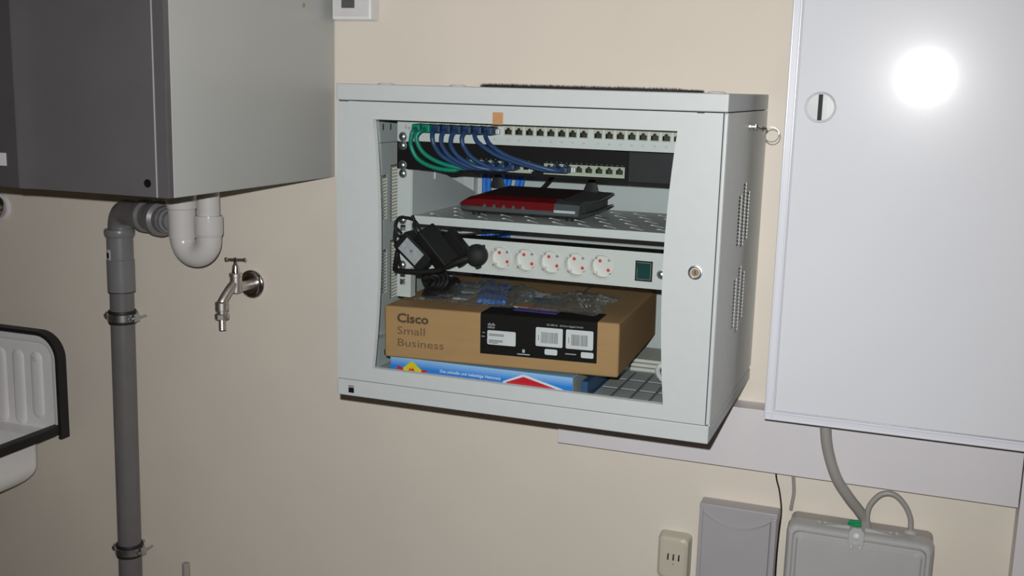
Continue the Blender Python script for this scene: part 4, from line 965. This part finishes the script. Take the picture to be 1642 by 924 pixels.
# ---------------------------------------------------------------- duct, trunk, cables and boxes below
def lower_right():
    t = thing('cable_duct', (0.65, -0.026, -0.643), 'long white horizontal cable duct running behind the rack and cabinet', 'cable duct')
    obj('duct_base', B().box(0.2660, 1.0430, -0.044, -0.0005, -0.6420, -0.5345, 0.0008), M['duct'], t)
    obj('duct_cover', B().box(0.2650, 1.0440, -0.0525, -0.0435, -0.6430, -0.5334, 0.0014, 2), M['duct'], t)
    t = thing('vertical_trunk', (1.12, -0.03, -1.5), 'white vertical wiring trunk at the far right edge', 'cable duct')
    obj('trunk_body', B().box(1.0460, 1.20, -0.050, -0.0005, -1.549, -0.5200, 0.0015), M['duct'], t)
    # grey surface box
    t = thing('splitter_box', (0.602, -0.02, -0.95), 'mid-grey plastic enclosure with a curved moulding on its front', 'enclosure')
    zt, yb = -0.7231, -0.0360
    obj('housing', B().box(0.5315, 0.6690, yb, -0.0005, -0.955, zt, 0.0022, 3), M['greybox'], t)
    # front step with a drooping arc
    arc = []
    for k in range(17):
        f = k/16; arc.append((0.5390 + 0.1190*f, zt - 0.0140 - 0.0230*math.sin(math.pi*f)**0.8))
    poly = [(0.5390, -0.945)] + [(0.6580, -0.945)] + arc[::-1]
    loops = [[(x, yb-0.0005, z) for x, z in poly], [(0.5985+(x-0.5985)*0.985, yb-0.0050, z-(0.0020 if z > -0.9 else 0)) for x, z in poly]]
    obj('front_cover', B().loft(loops), M['greybox'], t, angle=20)
    obj('front_rim', B().box(0.6590, 0.6680, yb-0.0045, yb+0.001, -0.950, zt-0.008, 0.0015), M['greybox'], t)
    obj('front_rim', B().box(0.5325, 0.5385, yb-0.0020, yb+0.001, -0.950, zt-0.008, 0.0008), M['greybox'], t)
    # small beige outlet
    t = thing('phone_outlet', (0.488, -0.015, -0.886), 'small beige telephone outlet with three upright slots', 'outlet')
    b = B(); L = []
    for y, ins, r in ((-0.0005, 0, 0.009), (-0.018, 0.0008, 0.010), (-0.025, 0.003, 0.011), (-0.0285, 0.007, 0.011), (-0.0290, 0.010, 0.009)):
        L.append([(x, y, z) for x, z in rrect(0.4560+ins, 0.5160-ins, -0.8860+ins, -0.7990-ins*0.8, r, 6)])
    b.loft(L); obj('housing', b, M['beige'], t, angle=28)
    obj('face_plate', B().box(0.4680, 0.5080, -0.0302, -0.0285, -0.8750, -0.8080, 0.0006), M['beige'], t)
    for k in range(3):
        x = 0.4780+0.0100*k
        s = obj('slot', B().prism([(x-0.0016, -0.8440), (x+0.0016, -0.8440), (x+0.0016, -0.8330), (x+0.0022, -0.8330), (x+0.0022, -0.8318), (x-0.0010, -0.8318)], 'y', -0.0306, -0.0300), M['gap'], t, smooth=False)
    obj('emblem', B().prism([(0.4860, -0.8500), (0.4880, -0.8525), (0.4900, -0.8500), (0.4890, -0.8495), (0.4880, -0.8508), (0.4870, -0.8495)], 'y', -0.0305, -0.0301), M['textgrey'], t, smooth=False)
    obj('lead', B().tube([(0.4880, -0.016, -0.885), (0.4890, -0.014, -0.90), (0.492, -0.012, -0.96)], 0.0018, n=8), M['black'], t, 'thin dark lead below')
    # junction box
    t = thing('junction_box', (0.806, -0.04, -1.0), 'light grey junction box with a clear latch and green tag', 'junction box')
    zt = -0.7208
    obj('base', B().box(0.6905, 0.9240, -0.050, -0.0005, -1.000, zt, 0.010, 4), M['jboxside'], t, 'grey box base')
    L = []
    for y, ins, r in ((-0.046, 0.0, 0.016), (-0.068, 0.0006, 0.016), (-0.0765, 0.003, 0.015), (-0.0795, 0.007, 0.013), (-0.0790, 0.011, 0.011), (-0.0735, 0.0145, 0.010), (-0.0735, 0.0165, 0.010), (-0.0785, 0.0205, 0.009), (-0.0790, 0.024, 0.008)):
        L.append([(x, y, z) for x, z in rrect(0.6880+ins, 0.9260-ins, -1.004+ins, zt+0.003-ins, r, 6)])
    obj('lid', B().loft(L), M['jbox'], t, 'lid with a raised rounded border', angle=40)
    lx = 0.803
    lt = obj('latch', B().prism([(lx-0.0125, -0.735), (lx+0.0125, -0.735), (lx+0.0125, -0.7130), (lx+0.0070, -0.7060), (lx-0.0070, -0.7060), (lx-0.0125, -0.7130)], 'y', -0.0880, -0.0800, 0.0015).box(lx-0.010, lx-0.004, -0.0885, -0.0795, -0.742, -0.7345, 0.001).box(lx+0.004, lx+0.010, -0.0885, -0.0795, -0.742, -0.7345, 0.001), M['clearplastic'], t, 'clear plastic latch')
    obj('latch_wing', B().prism([(lx-0.0600, zt+0.003), (lx-0.0550, zt+0.003), (lx-0.0125, zt+0.0080), (lx-0.0125, zt+0.0005), (lx-0.060, zt+0.0005)], 'y', -0.0620, -0.0560), M['clearplastic'], t)
    obj('latch_wing', B().prism([(lx+0.0600, zt+0.003), (lx+0.060, zt+0.0005), (lx+0.0125, zt+0.0005), (lx+0.0125, zt+0.0080), (lx+0.055, zt+0.003)], 'y', -0.0620, -0.0560), M['clearplastic'], t)
    obj('green_tag', B().prism([(lx-0.0165, -0.7060), (lx-0.0020, -0.7080), (lx+0.0060, -0.7060), (lx+0.0040, -0.6960), (lx-0.0140, -0.6985)], 'y', -0.0760, -0.0700, 0.0008), M['greenclip'], t, 'green tag')
    obj('latch_screw', B().lathe((lx, -0.0880, -0.7190), (0, -1, 0), [(0, 0.0052), (0.0015, 0.0050), (0.003, 0.003), (0.0032, 0)], 16), M['whiteplastic'], t)
    for gx in (lx-0.058, lx+0.058):
        for s in (-0.005, 0.005): obj('lug', B().lathe((gx+s, -0.052, zt), (0, 0, 1), [(0, 0.0036), (0.004, 0.0034), (0.0055, 0.002), (0.0055, 0)], 12), M['clearplastic'], t)
    obj('cable_gland', B().lathe((0.8870, -0.032, zt-0.001), (0, 0, 1), [(0, 0.0105), (0.002, 0.0105), (0.004, 0.0085), (0.007, 0.0060), (0.007, 0)], 24), M['jbox'], t)
    # cables
    tag(obj('supply_cable', B().tube([(0.7380, -0.085, -0.5158), (0.7385, -0.085, -0.5300), (0.7450, -0.082, -0.5750), (0.7620, -0.076, -0.6250), (0.7840, -0.062, -0.6620), (0.8010, -0.045, -0.6880), (0.8110, -0.034, -0.7060), (0.8140, -0.031, -0.7225)], 0.0092, n=16), M['greycable']),
        'thick grey cable bending from the white cabinet down to the junction box', 'cable')
    tag(obj('loop_cable', B().tube([(0.8200, -0.036, -0.7225), (0.8160, -0.038, -0.7000), (0.8200, -0.038, -0.6780), (0.8360, -0.037, -0.6580), (0.8560, -0.036, -0.6560), (0.8740, -0.034, -0.6720), (0.8850, -0.032, -0.6950), (0.8870, -0.032, -0.7160)], 0.0046, n=12), M['greycable']),
        'thinner grey cable arching over the junction box lid', 'cable')
    tag(obj('thin_grey_cable', B().tube([(0.6850, -0.014, -0.6200), (0.6880, -0.014, -0.6560), (0.6910, -0.014, -0.6840), (0.6895, -0.014, -0.7050), (0.6880, -0.012, -0.7195)], 0.0030, n=10), M['greycable']),
        'thin grey cable dropping from the duct beside the junction box', 'cable')
    tag(obj('thin_black_cable', B().tube([(0.6560, -0.020, -0.6300), (0.6600, -0.020, -0.6620), (0.6668, -0.020, -0.6850), (0.6730, -0.026, -0.7180), (0.6720, -0.030, -0.7600), (0.6710, -0.028, -0.80), (0.6710, -0.024, -0.84), (0.6725, -0.018, -0.90)], 0.0014, n=8), M['black']),
        'thin black cable dropping from the duct along the mid-grey enclosure', 'cable')
lower_right()
